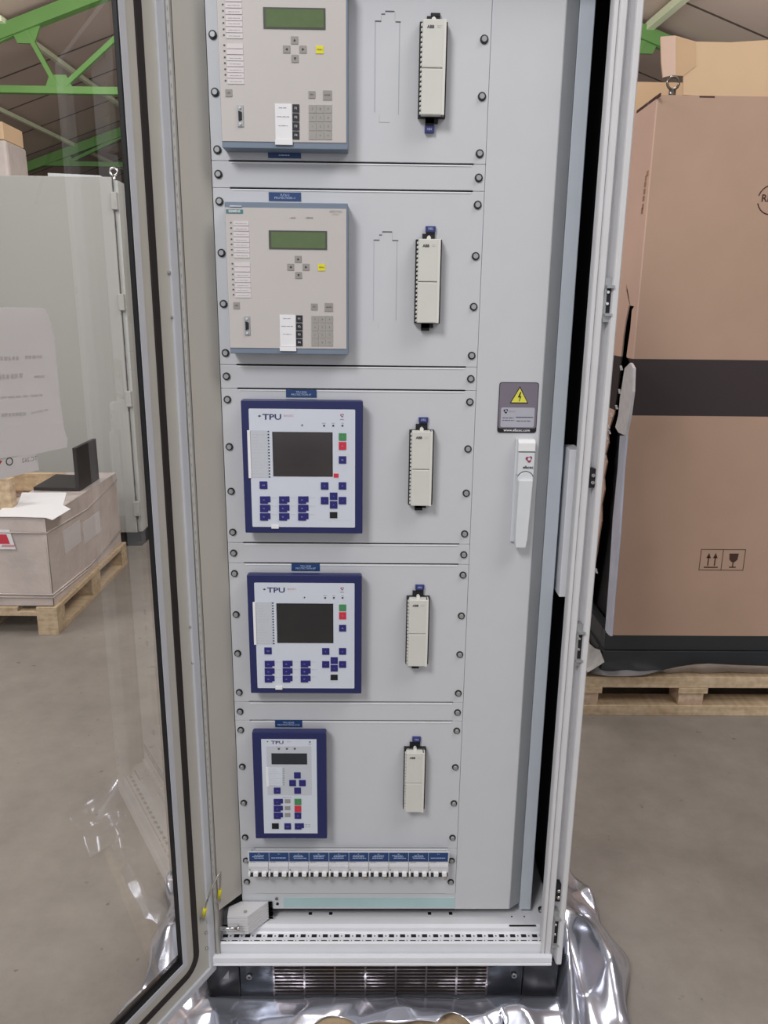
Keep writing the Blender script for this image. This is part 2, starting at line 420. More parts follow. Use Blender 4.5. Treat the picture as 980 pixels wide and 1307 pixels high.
# right front upright with its grooves
prof = [(.4380, -.030), (.4380, -.050), (.4395, -.054), (.4455, -.055), (.4465, -.050), (.4485, -.055), (.4515, -.057), (.4585, -.057), (.4605, -.054), (.462, -.036),
        (.4715, -.036), (.4735, -.054), (.4755, -.058), (.4845, -.058), (.487, -.055), (.487, -.0), (.47, -.0), (.47, -.030)]
MB().exy(prof, ZB, ZT).build('front_upright', 'frame_white', cab, bevel=.0006)
# left front upright / sealing rim
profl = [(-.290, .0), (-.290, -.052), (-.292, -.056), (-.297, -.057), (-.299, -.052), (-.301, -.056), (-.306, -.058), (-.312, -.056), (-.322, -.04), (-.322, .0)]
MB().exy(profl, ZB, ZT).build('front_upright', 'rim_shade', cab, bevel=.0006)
# small perforations on the left upright
pf = MB()
for i in range(96): pf.box(-.2955, -.2945, -.0576, -.055, .3+i*.019, .3+i*.019+.006)
pf.build('perforation_row', 'ink_soft', cab)
# bottom front rail
rail = [(-.060, ZB), (-.063, .139), (-.063, .143), (-.0605, .1445), (-.0605, .146), (-.063, .148), (-.063, .160), (-.060, .165), (-.055, .165), (-.052, .157), (-.049, .159), (-.049, .186), (-.046, .189), (-.022, .190), (-.020, .192), (-.020, .202), (-.012, .206), (.02, .206), (.02, ZB)]
MB().eyz(rail, -.305, .462).build('bottom_rail', 'tray', cab)
h = MB()
for i in range(30):
    x = -.287+i*.0253
    if x > .43: break
    h.box(x, x+.0115, -.034, -.026, .189, .1906); h.box(x+.0165, x+.0190, -.032, -.029, .189, .1906)
    h.box(x-.003, x+.010, -.0442, -.0424, .1885, .1898); h.box(x+.0145, x+.0165, -.0442, -.0424, .1885, .1898)
h.build('punched_holes', 'black', cab)
box(XL+.01, XR-.012, .02, .55, .196, .206).build('base_tray', 'tray', cab)
hh = MB()
for u in (396, 422, 548, 575):
    p = PZ(u, 1166, .206); hh.box(p[0]-.004, p[0]+.004, p[1]-.004, p[1]+.004, .205, .2065)
for u, v in ((653, 1170), (669, 1170)):
    p = PZ(u, v, .206); hh.cyl((p[0], p[1], .2055), (p[0], p[1], .2066), .002, 8)
hh.box(.37, .432, -.019, -.015, .2055, .2064)
hh.box(-.30, -.23, -.019, -.0145, .2055, .2064)
hh.build('tray_slots', 'black', cab)
p = PZ(690, 1163, .206); tb = MB(); tb.cyl((p[0], p[1], .206), (p[0], p[1], .214), .0065, 14); tb.cyl((p[0], p[1], .214), (p[0], p[1], .217), .004, 6)
tb.build('earth_bolt', 'steel', cab)
# strike plates in the groove of the right upright
def strike(u, v0, v1, big):
    z1 = PY(u, v0, -.04)[2]; z0 = PY(u, v1, -.04)[2]
    k = MB()
    if big:
        k.box(.4612, .4735, -.0530, -.036, z0, z1); k.box(.4625, .4765, -.062, -.036, z1-.018, z1-.013); k.box(.4625, .4765, -.061, -.036, z0+.011, z0+.015)
        s_ = k.build('strike_plate', 'zinc', cab)
        q = MB(); q.box(.4655, .4725, -.0540, -.052, z0+.016, z1-.018); q.build('slot', 'black', s_)
        for zz in (z0+(z1-z0)*.42, z0+(z1-z0)*.68): MB().cyl((.4665, -.053, zz), (.4665, -.058, zz), .0026, 10).build('screw', 'bright_steel', s_)
    else:
        k.box(.4620, .4725, -.051, -.036, z0, z1); s_ = k.build('strike_plate', 'black', cab)
        for zz in (z0+(z1-z0)*.3, z0+(z1-z0)*.68): MB().cyl((.4675, -.050, zz), (.4675, -.057, zz), .0034, 10).build('screw', 'bright_steel', s_)
strike(775, 355, 411, True); strike(753, 597, 621, False); strike(738, 794, 846, True); strike(713, 1124, 1146, False); strike(708, 1158, 1205, True)
# white bracket in the dark slit at right
bz0, bz1 = PY(728, 762, .0)[2], PY(728, 574, .0)[2]
MB().prism([(.4335, 0., bz0), (.457, 0., bz0), (.457, .06, bz0), (.4335, .06, bz0)], [(.4335, 0., bz1), (.457, 0., bz1), (.457, .06, bz1), (.4335, .06, bz1)]).build('slit_cover', 'tray', cab, bevel=.001)

# plinth
pl = MB(); pl.box(XL+.004, XR-.002, -.012, .55, .036, ZB); pb = pl.build('plinth', 'inner_dark', cab)
for a, b in ((-.327, -.250), (.403, .483)):
    c_ = MB().box(a, b, -.046, .04, .036, ZB-.001).build('corner_block', 'plinth_black', pb, bevel=.002)
x0, x1, z0, z1 = RC(284, 1239, 292, 1249, -.047)
MB().exz([(x0, z0), (x1, z0), (x1, z1)], -.0475, -.0455).build('triangle_mark', 'ink_soft', pb)
for a, b in ((-.249, -.172), (.320, .402)):
    box(a, b, -.0445, -.01, .037, ZB-.002).build('plinth_plate', 'plinth_metal', pb, bevel=.001)
for u, v in ((318, 1247), (656, 1245)):
    q = PY(u, v, -.047); b_ = MB(); b_.cyl((q[0], -.044, q[2]), (q[0], -.049, q[2]), .0065, 16)
    k = b_.build('plinth_bolt', 'steel', pb); MB().cyl((q[0], -.0485, q[2]), (q[0], -.0497, q[2]), .003, 6).build('socket', 'black', k)
gr = MB(); gx0, gx1 = -.172, .320
for i in range(8):
    x = gx0+(gx1-gx0)*i/7; gr.box(x-.0022, x+.0022, -.0448, -.03, .037, ZB-.002)
for i in range(10):
    z = .041+i*(.092/9.6)
    gr.prism([(gx0, -.0446, z), (gx1, -.0446, z), (gx1, -.030, z+.004), (gx0, -.030, z+.004)], [(gx0, -.0446, z+.0034), (gx1, -.0446, z+.0034), (gx1, -.030, z+.0072), (gx0, -.030, z+.0072)])
gr.build('vent_grille', 'slat', pb)

# ------------------------------------------------------------------ swing frame
sw = thing('swing_frame', (.08, .02, .237), 'light grey swing frame inside the cabinet carrying the rack panels', 'rack frame')
MB().exy([(.2445, -.0005), (.370, -.0005), (.3715, .0005), (.397, .019), (.397, .024), (.37, .006), (.2445, .006)], .237, 2.14).build('filler_plate', 'panel', sw, bevel=.0006)
MB().exy([(.3725, -.0002), (.3975, .0185), (.3975, .0195), (.3725, .0012)], .2375, 2.14).build('chamfer_shade', 'bevel', sw)  # thin overlay; the bevel's shade is put into its darker grey
MB().exy([(.3985, .017), (.4245, .017), (.426, .019), (.426, .05), (.3985, .05)], .220, 2.14).build('outer_upright', 'strip_blue', sw, bevel=.0008)
MB().exy([(-.2885, -.053), (-.2455, -.0005), (-.2455, .006), (-.2885, -.046)], .280, 2.14).build('inner_side_plate', 'beige', sw)
box(-.245, .244, .004, .012, .281, 2.14).build('gap_shade_backing', 'black', sw)  # added black backing that makes the panel gaps read as shade
zf0, zf1 = .238, .2795
box(-.245, .2445, -.0005, .004, zf0, zf1).build('bottom_strip', 'panel2', sw)
fm = MB(); x0, x1, z0, z1 = RC(362, 1146, 580, 1158, -.0012); fm.box(x0, x1, -.0014, -.0004, z0, z1); fm.build('protective_film', 'cyan_film', sw, label='pale blue protective film')
box(-.245, .2445, .0, .01, .2345, .238).build('bottom_edge', 'black', sw)
q = PY(353, 1147, -.002); MB().cyl((q[0], .0, q[2]), (q[0], -.004, q[2]), .0032, 12).build('screw', 'steel', sw)
q = PY(354, 1154, -.002); MB().cyl((q[0], .0, q[2]), (q[0], -.002, q[2]), .0034, 12).build('keyhole', 'black', sw)
# hinge bracket
hb = MB(); poly = [(290, 1169), (292, 1157), (309, 1142), (349, 1142), (343, 1146), (316, 1169)]
P2 = [tuple(PZ(u, v, .262)[:2]) for u, v in poly]
P2 = [(a, min(b, -.004)) for a, b in P2]
cx_ = sum(a for a, b in P2)/6; cy_ = sum(b for a, b in P2)/6
for i in range(7):
    z = .213+i*.007; k = 1 if i % 1 == 0 else .98
    hb.exy(P2, z, z+.0058)
    if i < 6: hb.exy([(cx_+(a-cx_)*.95, cy_+(b-cy_)*.95) for a, b in P2], z+.0055, z+.0072)
hbo = hb.build('hinge_bracket', 'frame_white', sw)
q = PZ(313, 1163, .263); MB().cyl((q[0], q[1], .261), (q[0], q[1], .2625), .004, 16).build('cap', 'key_mid', hbo)
a = PY(280, 1185, -.062); b = PY(304, 1185, -.062); pn = MB().cyl(a, b, .0045, 16); pn.cyl(PY(303, 1185, -.062), PY(305.5, 1185, -.062), .0075, 16)
pn.build('hinge_pin', 'bright_steel', hbo)

# swing handle
hx0 = PY(662, 560, -.008)[0]; hx1 = PY(685, 560, -.008)[0]; hz1 = PY(670, 560, -.008)[2]; hz0 = PY(670, 696, -.008)[2]
hm = (hx0+hx1)/2
hd = MB(); hd.box(.325, .3605, -.006, 0, hz0+.006, hz1); hdo = hd.build('lock_handle', 'handle_white', sw, bevel=.002)
zt2 = PY(673, 577, -.022)[2]; zt3 = PY(673, 607, -.022)[2]
MB().eyz([(-.004, hz1), (-.016, hz1), (-.022, hz1-.006), (-.022, zt2+.0006), (-.004, zt2+.0006)], .3275, .3610).build('handle_cap', 'toggle', hdo, bevel=.0012)
MB().eyz([(-.004, zt2), (-.022, zt2), (-.022, zt3), (-.004, zt3)], .3285, .3605).build('handle_head', 'handle_white', hdo, bevel=.0012)
lv = MB(); lv.cyl((.3445, -.018, zt3-.008), (.3445, -.024, zt3-.008), .0155, 28)
lv.exz([(.331, zt3-.008), (.3585, zt3-.008), (.3545, hz0+.02), (.3520, hz0+.001), (.332, hz0+.001), (.330, hz0+.02)], -.030, -.012)
lv.build('lever', 'handle_white', hdo, bevel=.0016)
ar = MB()
pts = [(.3445+.0165*math.cos(math.radians(t)), -.0228, zt3-.008+.0165*math.sin(math.radians(t))) for t in range(25, 160, 9)]
ar.tube(pts, .0007, 5); ar.box(.329, .361, -.0224, -.02, zt2-.0006, zt2+.0006); ar.build('seam', 'ink', hdo)
q = PY(675, 586, -.0225); emblem(q[0], q[2], -.0228, .0058, 'logo_red', hdo)
q = PY(674, 596.5, -.0225); text('efacec', q[0], q[2], -.0226, .0082, 'lettering', 'ink_dark', hdo, bold=.0002)

# warning sign
wx0, wx1 = PY(636, 520, -.002)[0], PY(686, 520, -.002)[0]; wz1, wz0 = PY(663, 488, -.002)[2], PY(660, 552.5, -.002)[2]
ws = thing('warning_sign', ((wx0+wx1)/2, -.001, wz0), 'small grey high voltage warning sign with yellow triangle above the white handle', 'sign')
MB().exz(rrect(wx0, wx1, wz0, wz1, .005), -.0020, -.0005).build('border', 'black', ws)
t_ = .0012; MB().exz(rrect(wx0+t_, wx1-t_, wz0+.009, wz1-t_, .004), -.0024, -.0018).build('face', 'sign_grey', ws)
W = wx1-wx0; H = wz1-wz0
MB().exz(rrect(wx0+W*.07, wx1-W*.07, wz0+H*.115, wz0+H*.505, .003), -.0028, -.0022).build('text_field', 'sign_light', ws)
tcx = wx0+W*.52; tb_, tt = wz0+H*.60, wz0+H*.905
MB().exz([(tcx-W*.235, tb_-.0012), (tcx+W*.235, tb_-.0012), (tcx, tt+.002)], -.0028, -.0022).build('triangle_edge', 'black', ws)
MB().exz([(tcx-W*.20, tb_+.0008), (tcx+W*.20, tb_+.0008), (tcx, tt-.0015)], -.0031, -.0025).build('triangle', 'sign_yellow', ws)
s_ = .0105; bx, bz = tcx, tb_+.011
MB().exz([(bx+.001, bz+s_*.95), (bx+.003, bz+s_*.95), (bx+.0008, bz+.0016), (bx+.0035, bz+.0016), (bx+.0003, bz-s_*.8), (bx-.0008, bz-s_*.8), (bx+.0010, bz-.0008), (bx-.0032, bz-.0008)], -.0034, -.0028).build('lightning_bolt', 'black', ws)
emblem(wx0+W*.19, wz0+H*.435, -.0031, .0038, 'black', ws)
text('efacec', wx0+W*.35, wz0+H*.43, -.0030, .0055, 'lettering', 'ink_soft', ws)
tl = MB(); words(tl, wx0+W*.12, wx0+W*.40, wz0+H*.30, .0011, -.003); words(tl, wx0+W*.46, wx0+W*.90, wz0+H*.315, .0014, -.003, word=.012, gap=.0004)
words(tl, wx0+W*.12, wx0+W*.42, wz0+H*.25, .0011, -.003); words(tl, wx0+W*.48, wx0+W*.86, wz0+H*.24, .0012, -.003); tl.build('small_print', 'ink', ws)
text('www.efacec.com', (wx0+wx1)/2, wz0+.0052, -.0024, .0075, 'lettering', 'paper', ws, bold=.0001)

# ------------------------------------------------------------------ rack panels
U = .04445; Z0 = .314
def uz(u): return Z0+u*U
PB = 0.0  # panel front plane y
def make_panel(name, ua, ub, screws, label, group=None, cat='panel'):
    z0, z1 = uz(ua), uz(ub)
    t = thing(name, (0, 0, z0), label, cat, group)
    e = .0003; k = .0015
    pts = [(-.2438, z0+e), (-.214, z0+e), (-.212, z0+k), (.222, z0+k), (.224, z0+e), (.2438, z0+e), (.2438, z1-e), (.224, z1-e), (.222, z1-k), (-.212, z1-k), (-.214, z1-e), (-.2438, z1-e)]
    MB().exz(pts, -.0025, .0038).build('plate', 'panel', t, bevel=.0007)
    box(-.210, .220, -.0036, -.0020, z1-k-.0024, z1-k-.0002).build('folded_edge_highlight', 'edge_highlight', t)  # folded top edge; its lighter colour paints the highlight along the seam
    for u in screws:
        for sx in (-1, 1):
            x = sx*.2325; z = uz(u)
            w = MB(); w.cyl((x, -.002, z), (x, -.0046, z), .0072, 20); wo = w.build('washer', 'washer', t)
            hd_ = MB(); hd_.cyl((x, -.0040, z), (x, -.0082, z), .0052, 20, .0042); hd_.build('screw_head', 'zinc', wo)
    return t
sc7 = lambda a: [a, a+2.0, a+4.05, a+6.05]
pn1 = make_panel('rack_panel', 34.13, 41.15, [34.52, 36.59, 38.59, 40.6], 'topmost large rack panel, holding the upper beige relay', 'large rack panels')
bl1 = make_panel('blanking_panel', 33.12, 34.13, [33.62], 'topmost narrow blank rack strip, between the two beige relays', 'narrow blank strips')
pn2 = make_panel('rack_panel', 26.1, 33.12, [26.59, 28.6, 30.62, 32.6], 'large rack panel holding the lower beige relay', 'large rack panels')
bl2 = make_panel('blanking_panel', 25.1, 26.1, [25.61], 'narrow blank rack strip between the lower beige relay and the upper navy relay', 'narrow blank strips')
pn3 = make_panel('rack_panel', 18.17, 25.1, [18.67, 20.56, 22.56, 24.62], 'large rack panel holding the upper navy relay with a screen', 'large rack panels')
bl3 = make_panel('blanking_panel', 17.2, 18.17, [17.68], 'narrow blank rack strip between the two navy relays with screens', 'narrow blank strips')
pn4 = make_panel('rack_panel', 10.2, 17.2, [10.71, 12.73, 14.69, 16.7], 'large rack panel holding the lower navy relay with a screen', 'large rack panels')
bl4 = make_panel('blanking_panel', 9.2, 10.2, [9.69], 'lowest narrow blank rack strip, above the small navy relay', 'narrow blank strips')
pn5 = make_panel('rack_panel', 2.0, 9.2, [2.65, 4.65, 6.69, 8.70], 'lowest large rack panel, holding the small navy relay', 'large rack panels')
pn6 = make_panel('breaker_panel', -.77, 2.0, [0.0, 1.28], 'bottom rack panel with the row of circuit breakers', None)

YL = -.0032
def blue_label(par, u0, v0, u1, v1, lines, m='label_blue'):
    x0, x1, z0, z1 = RC(u0, v0, u1, v1, -.0035)
    l = box(x0, x1, -.0040, -.0024, z0, z1).build('label_plate', m, par, label='blue engraved label plate')
    n = len(lines)
    for i, s in enumerate(lines):
        zz = z1-(z1-z0)*(i+1)/(n+1)
        if isinstance(s, str): text(s, (x0+x1)/2, zz, -.0042, (z1-z0)*.36, 'lettering', 'label_text', l)
        else:
            t = MB(); wd = (x1-x0)*s; words(t, (x0+x1)/2-wd/2, (x0+x1)/2+wd/2, zz, (z1-z0)*.11, -.0042, word=.005, gap=.001); t.build('lettering', 'label_text', l)
blue_label(pn1, 342, 190.5, 384, 202, [.2, .35])
blue_label(pn2, 343, 245.5, 384, 256.5, ['7UT612', 'PROTECTION -1'])
blue_label(pn3, 365, 497.5, 404, 507, ['TPU S220', 'PROTECTION 67'])
blue_label(pn4, 372, 719.5, 408, 728.5, ['TPU S220', 'PROTECTION 87'])
blue_label(pn5, 351, 919.5, 385.5, 928, ['TPU B200', 'PROTECTION 51N'])

# filled cutout outlines beside the beige relays
def outline(par, segs, name='cutout_outline'):
    for (u0, v0), (u1, v1), dark in segs:
        mb = MB()
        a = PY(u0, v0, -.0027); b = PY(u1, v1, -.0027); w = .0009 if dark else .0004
        mb.box(min(a[0], b[0])-w/2, max(a[0], b[0])+w/2, -.0028, -.0024, min(a[2], b[2])-w, max(a[2], b[2])+w); mb.build('cutout_mark', 'cutout_line' if dark else 'soft_line', par)
outline(pn1, [((492, 14.5), (503, 14.5), 1), ((487, 18), (491, 18), 1), ((479, 27), (486, 27), 1), ((505, 28), (511, 28), 1), ((491.5, 15), (491.5, 18), 0), ((486.5, 18), (486.5, 27), 0), ((504, 15), (504, 27), 0),
              ((478.5, 27), (478.5, 143), 0), ((510.5, 28), (508, 146), 0), ((484, 147), (484, 156), 0), ((484, 156), (497, 156), 0)])
outline(pn2, [((488, 296), (500, 296), 1), ((484, 300), (487, 300), 1), ((477, 306.5), (484, 306.5), 1), ((501, 307), (508, 307), 1), ((488, 296), (488, 300), 0), ((484, 300), (484, 306), 0), ((500.5, 296), (500.5, 306), 0),
              ((477, 307), (476.5, 409), 0), ((507, 308), (505, 409), 0), ((482.5, 413), (482.5, 419), 0)])

# ------------------------------------------------------------------ beige relays
YF = -.040
def RF(u0, v0, u1, v1): return RC(u0, v0, u1, v1, YF)
def cr(x, y): return 280+x/5.765, 255+y/5.765
def C2(x0, y0, x1, y1):
    a = cr(x0, y0); b = cr(x1, y1); return RF(a[0], a[1], b[0], b[1])
hx0, hx1 = (PY(285, 258, YF)[0]+PY(295, 451, YF)[0])/2, (PY(444, 258, YF)[0]+PY(444, 451, YF)[0])/2
hz0, hz1 = PY(370, 452, YF)[2], PY(370, 258.5, YF)[2]
r2 = thing('protection_relay', ((hx0+hx1)/2, -.003, hz0), 'beige protection relay with green display, lower of the two, under a bright blue label', 'relay', 'beige protection relays')
MB().exz(rrect(hx0, hx1, hz0, hz1, .002), YF, -.0031).build('housing', 'bluegrey', r2, bevel=.0012)
mx0, mx1 = (C2(42, 62, 935, 70)[0]+C2(80, 1080, 935, 1090)[0])/2, hx1-.0028
_, _, mz0, mz1 = C2(42, 62, 935, 1092)
box(mx0, mx1, YF-.0012, YF+.001, mz0, mz1).build('front_foil', 'membrane', r2)
y1 = YF-.0022; y0 = YF-.0008
def K(name, rect, m, par=r2, d=0., bev=0, label=None): return box(rect[0], rect[1], y1-d, y0, rect[2], rect[3]).build(name, m, par, bevel=bev, label=label)
dsp = K('display', C2(365, 228, 792, 366), 'lcd_frame'); K('display_window', C2(382, 240, 780, 356), 'lcd', dsp, .0004)
lg = K('maker_plate', C2(50, 72, 174, 100), 'teal'); rc = C2(50, 72, 174, 100)
text('SIEMENS', (rc[0]+rc[1])/2, (rc[2]+rc[3])/2, y1-.0003, .0056, 'lettering', 'paper', lg, bold=.0001)
rc = C2(795, 84, 920, 130); text('SIPROTEC', (rc[0]+rc[1])/2, rc[3]-.001, y1+.0004, .0052, 'lettering', 'key_mid', r2); text('7UT612', rc[0]+.014, rc[3]-.0055, y1+.0004, .0036, 'lettering', 'key_mid', r2)
for x0_, x1_, s in ((512, 566, '\u25cf RUN'), (628, 692, '\u25cf ERROR')):
    rc = C2(x0_, 128, x1_, 142); text(s.replace('\u25cf', 'o'), (rc[0]+rc[1])/2, (rc[2]+rc[3])/2, y1+.0004, .0036, 'lettering', 'ink', r2)
ys = [174, 214, 255, 296, 333, 373, 411, 476, 513, 554, 591, 630, 666, 704]
for i, y in enumerate(ys):
    off = (y-174)/530*18
    rc = C2(103+off*.9, y-16, 217+off*.9, y+16); st = K('name_strip', rc, 'film')
    q = MB(); 
    if i not in (7, 8): words(q, rc[0]+.004, rc[1]-.004, (rc[2]+rc[3])/2, .0007, y1-.0003); q.build('lettering', 'ink_faint', st)
    rl = C2(80+off*1.1, y-10, 90+off*1.1, y-2); K('led', rl, 'ink')
for (cx_, cy_), s in (((580, 437), 0), ((525, 496), 1), ((638, 496), 2), ((583, 556), 3)):
    rc = C2(cx_-25, cy_-25, cx_+25, cy_+25); k = K('arrow_key', rc, 'key_grey', bev=.0004)
    mxk, mzk = (rc[0]+rc[1])/2, (rc[2]+rc[3])/2; r_ = .0021
    tri = [[(-1, -.8), (1, -.8), (0, 1)], [(.8, -1), (.8, 1), (-1, 0)], [(-.8, -1), (1, 0), (-.8, 1)], [(-1, .8), (0, -1), (1, .8)]][s]
    MB().exz([(mxk+a*r_, mzk+b*r_) for a, b in tri], y1-.0005, y1+.0001).build('arrow', 'ink_dark', k)
rc = C2(726, 473, 778, 523); k = K('enter_key', rc, 'yellow'); text('MENU', (rc[0]+rc[1])/2, (rc[2]+rc[3])/2, y1-.0004, .0034, 'lettering', 'ink', k)
rc = C2(104, 754, 150, 802); k = K('led_key', rc, 'key_grey'); text('LED', (rc[0]+rc[1])/2, (rc[2]+rc[3])/2, y1-.0004, .0034, 'lettering', 'ink', k)
rc = C2(675, 764, 722, 811); k = K('escape_key', rc, 'key_grey'); text('ESC', (rc[0]+rc[1])/2, (rc[2]+rc[3])/2, y1-.0004, .0034, 'lettering', 'ink', k)
rc = C2(775, 760, 836, 822); k = K('confirm_key', rc, 'key_grey'); text('ENTER', (rc[0]+rc[1])/2, (rc[2]+rc[3])/2, y1-.0004, .0034, 'lettering', 'ink', k)
kp = ['7', '8', '9', '4', '5', '6', '1', '2', '3', '.', '0', '+/-']
for i in range(4):
    for j in range(3):
        rc = C2(678+j*54, 854+i*57, 728+j*54, 905+i*57); k = K('keypad_key', rc, 'key_mid')
        text(kp[i*3+j], (rc[0]+rc[1])/2, (rc[2]+rc[3])/2, y1-.0004, .0036, 'lettering', 'key_grey' if 0 else 'ink', k)
    rc = C2(565, 850+i*58, 612, 902+i*58); k = K('function_key', rc, 'key_dark'); text('F%d' % (i+1), (rc[0]+rc[1])/2, (rc[2]+rc[3])/2, y1-.0004, .0052, 'lettering', 'paper', k)
rc = C2(446, 846, 562, 1078); st = K('name_strip', rc, 'paper')
q = MB()
for i, y in enumerate((873, 930, 988)): 
    r_ = C2(470, y-4, 530, y+4); words(q, r_[0]-(i == 1)*.003, r_[1]+(i == 1)*.003, (r_[2]+r_[3])/2, .0008, y1-.0003)
q.build('lettering', 'ink_soft', st)
MB().box(*C2(446, 1078, 566, 1112)[:2], YF-.004, YF-.0005, *C2(446, 1080, 566, 1112)[2:]).build('paper_tab', 'toggle', r2)
rc = C2(186, 858, 226, 995); cn = K('serial_connector', rc, 'zinc', d=.001)
xm = (rc[0]+rc[1])/2; zm = (rc[2]+rc[3])/2; zz = rc[3]-rc[2]
MB().exz([(xm-.0028, zm-zz*.24), (xm+.0028, zm-zz*.18), (xm+.0028, zm+zz*.18), (xm-.0028, zm+zz*.24)], y1-.0032, y1).build('socket', 'black', cn, bevel=.0004)
for s in (-1, 1): MB().cyl((xm, y1-.001, zm+s*zz*.38), (xm, y1-.0035, zm+s*zz*.38), .0022, 6).build('hex_post', 'bright_steel', cn)
MB().exz([(hx0+.010, hz1-.006), (hx0+.030, hz1-.0065), (hx0+.031, hz1-.0085), (hx0+.009, hz1-.0085)], YF-.003, YF-.0005).build('clear_clip', 'plastic', r2)
r1 = copy_tree(r2, (0, 0, PY(370, 190, YF)[2]-PY(370, 452, YF)[2]), 'beige protection relay with green display, upper of the two, above the topmost blank strip')

# ------------------------------------------------------------------ navy relays with screens
YT = -.036
def ct(x, y): return 300+x/5.765, 500+y/5.765
def C3(x0, y0, x1, y1):
    a = ct(x0, y0); b = ct(x1, y1); return RC(a[0], a[1], b[0], b[1], YT)
tx0 = (C3(40, 60, 945, 70)[0]+C3(72, 1035, 930, 1045)[0])/2+.0005; tx1 = (C3(40, 60, 945, 70)[1]+C3(72, 1035, 932, 1045)[1])/2
_, _, tz0, tz1 = C3(40, 62, 945, 1042)
t1 = thing('protection_relay', ((tx0+tx1)/2, -.003, tz0), 'navy framed protection relay with dark screen and red sticker spot, upper of the two', 'relay', 'navy protection relays with screens')
MB().exz([(tx0, tz0), (tx1, tz0), (tx1, tz1-.002), (tx1-.003, tz1), (tx0+.003, tz1), (tx0, tz1-.002)], YT, YT+.016).exz([(tx0+.004, tz0+.004), (tx1-.002, tz0+.004), (tx1-.002, tz1-.007), (tx0+.004, tz1-.007)], YT+.015, -.0031).build('housing', 'navy', t1, bevel=.0018)
fx = (C3(100, 125, 883, 130)[0]+C3(128, 990, 883, 995)[0])/2, (C3(100, 125, 885, 130)[1]+C3(128, 990, 880, 995)[1])/2; _, _, fz0, fz1 = C3(100, 127, 885, 996)
MB().exz(rrect(fx[0], fx[1], fz0, fz1, .002), YT-.001, YT+.001).build('front_foil', 'tpu_front', t1)
ya, yb = YT-.0022, YT-.0006
def T(name, rect, m, par=None, d=0., bev=0): return box(rect[0], rect[1], ya-d, yb, rect[2], rect[3]).build(name, m, par or t1, bevel=bev)
def ctr(rc): return (rc[0]+rc[1])/2, (rc[2]+rc[3])/2
rc = C3(205, 165, 340, 208); c_ = ctr(rc); text('TPU', c_[0], c_[1], ya+.0008, .0150, 'lettering', 'logo_dark', t1, scx=1.32, bold=.0003)
rc = C3(350, 166, 440, 186); c_ = ctr(rc); text('BASIC', c_[0], c_[1], ya+.0008, .0062, 'lettering', 'pink_text', t1, scx=1.15)
rc = C3(165, 165, 195, 190); c_ = ctr(rc); MB().exz([(c_[0]-.003, c_[1]), (c_[0], c_[1]+.0018), (c_[0]+.003, c_[1]), (c_[0], c_[1]-.0018)], ya+.0006, ya+.001).build('logo_mark', 'ink', t1)
rc = C3(768, 155, 806, 192); c_ = ctr(rc); emblem(c_[0], c_[1], ya+.0008, .0030, 'logo_red', t1)
rc = C3(768, 198, 806, 208); c_ = ctr(rc); text('efacec', c_[0], c_[1], ya+.0008, .0030, 'lettering', 'ink_dark', t1)
for x, s in ((655, 'READY'), (722, 'RUN'), (790, 'TRIP')):
    rc = C3(x-6, 243, x+6, 254); T('led', rc, 'ink_dark'); rc = C3(x-20, 225, x+20, 238); c_ = ctr(rc); text(s, c_[0], c_[1], ya+.0008, .0026, 'lettering', 'ink', t1)
T('led', C3(489, 240, 498, 249), 'ink')
sc_ = T('screen', C3(278, 296, 718, 622), 'ink_dark', d=-.0004); rcs = C3(283, 301, 713, 618); T('screen_glass', rcs, 'screen', sc_, .0001)
T('name_strip', C3(98, 283, 240, 632), 'tpu_shade', d=-.0008)
rc = C3(98, 283, 116, 632); box(rc[0]-.0005, rc[1], YT-.0035, YT-.0005, rc[2], rc[3]).build('paper_tab', 'toggle', t1)
for i in range(16):
    y = 291+i*22.3; T('led', C3(240+i*.6, y-4, 250+i*.6, y+4), 'ink_dark')
q = MB()
for i in range(15):
    if i == 7: continue
    rc = C3(122, 311+i*22.3, 122+random.choice([50, 70, 85, 95]), 317+i*22.3); words(q, rc[0], rc[1], (rc[2]+rc[3])/2, .0007, ya+.0009, word=.008)
q.build('lettering', 'ink_faint', t1)
T('key_field', C3(615, 225, 862, 945), 'tpu_front', d=-.0009)
def key(name, rect, m, s, sz=.0032, ts=None):
    ts = ts or t1
    k = box(rect[0], rect[1], ya-.0006, yb, rect[2], rect[3]).build(name, m, ts, bevel=.0005)
    if s: c = ctr(rect); text(s, c[0], c[1], ya-.0009, sz, 'lettering', 'label_text', k)
    return k
key('close_key', C3(763, 304, 818, 358), 'green', 'I'); key('open_key', C3(763, 368, 818, 426), 'red', 'O')
key('select_key', C3(763, 473, 818, 527), 'navy_key', 'SEL'); T('red_sticker', C3(726, 601, 761, 630), 'red')
key('clear_key', C3(181, 658, 238, 713), 'navy_key', 'CLR')
for x, y, s in ((659, 691, 'C'), (790, 691, 'E'), (725, 767, '^'), (659, 799, '<'), (790, 799, '>'), (725, 830, 'v')):
    key('cursor_key', C3(x-28, y-27, x+28, y+27), 'navy_key', s)
for i in range(3):
    for j in range(3):
        x = 184+j*140; y = 768+i*62; r_ = C3(x, y, x+58, y+54); k = key('function_key', r_, 'navy_key', 'F%d' % (j*3+i+1))
        r_ = C3(x+55, y, x+76, y+42); box(r_[0], r_[1], ya-.0005, yb, r_[2], r_[3]).build('key_tab', 'navy_key', k)
        r_ = C3(x+88, y+4, x+125, y+10); q = MB(); words(q, r_[0], r_[1], r_[2], .0005, ya+.0009); q.build('lettering', 'ink_faint', t1)
pt = T('network_port', C3(697, 884, 752, 928), 'black', d=.0002); rc = C3(706, 892, 743, 920); box(rc[0], rc[1], ya-.0007, ya, rc[2], rc[3]).build('socket', 'ink_dark', pt)
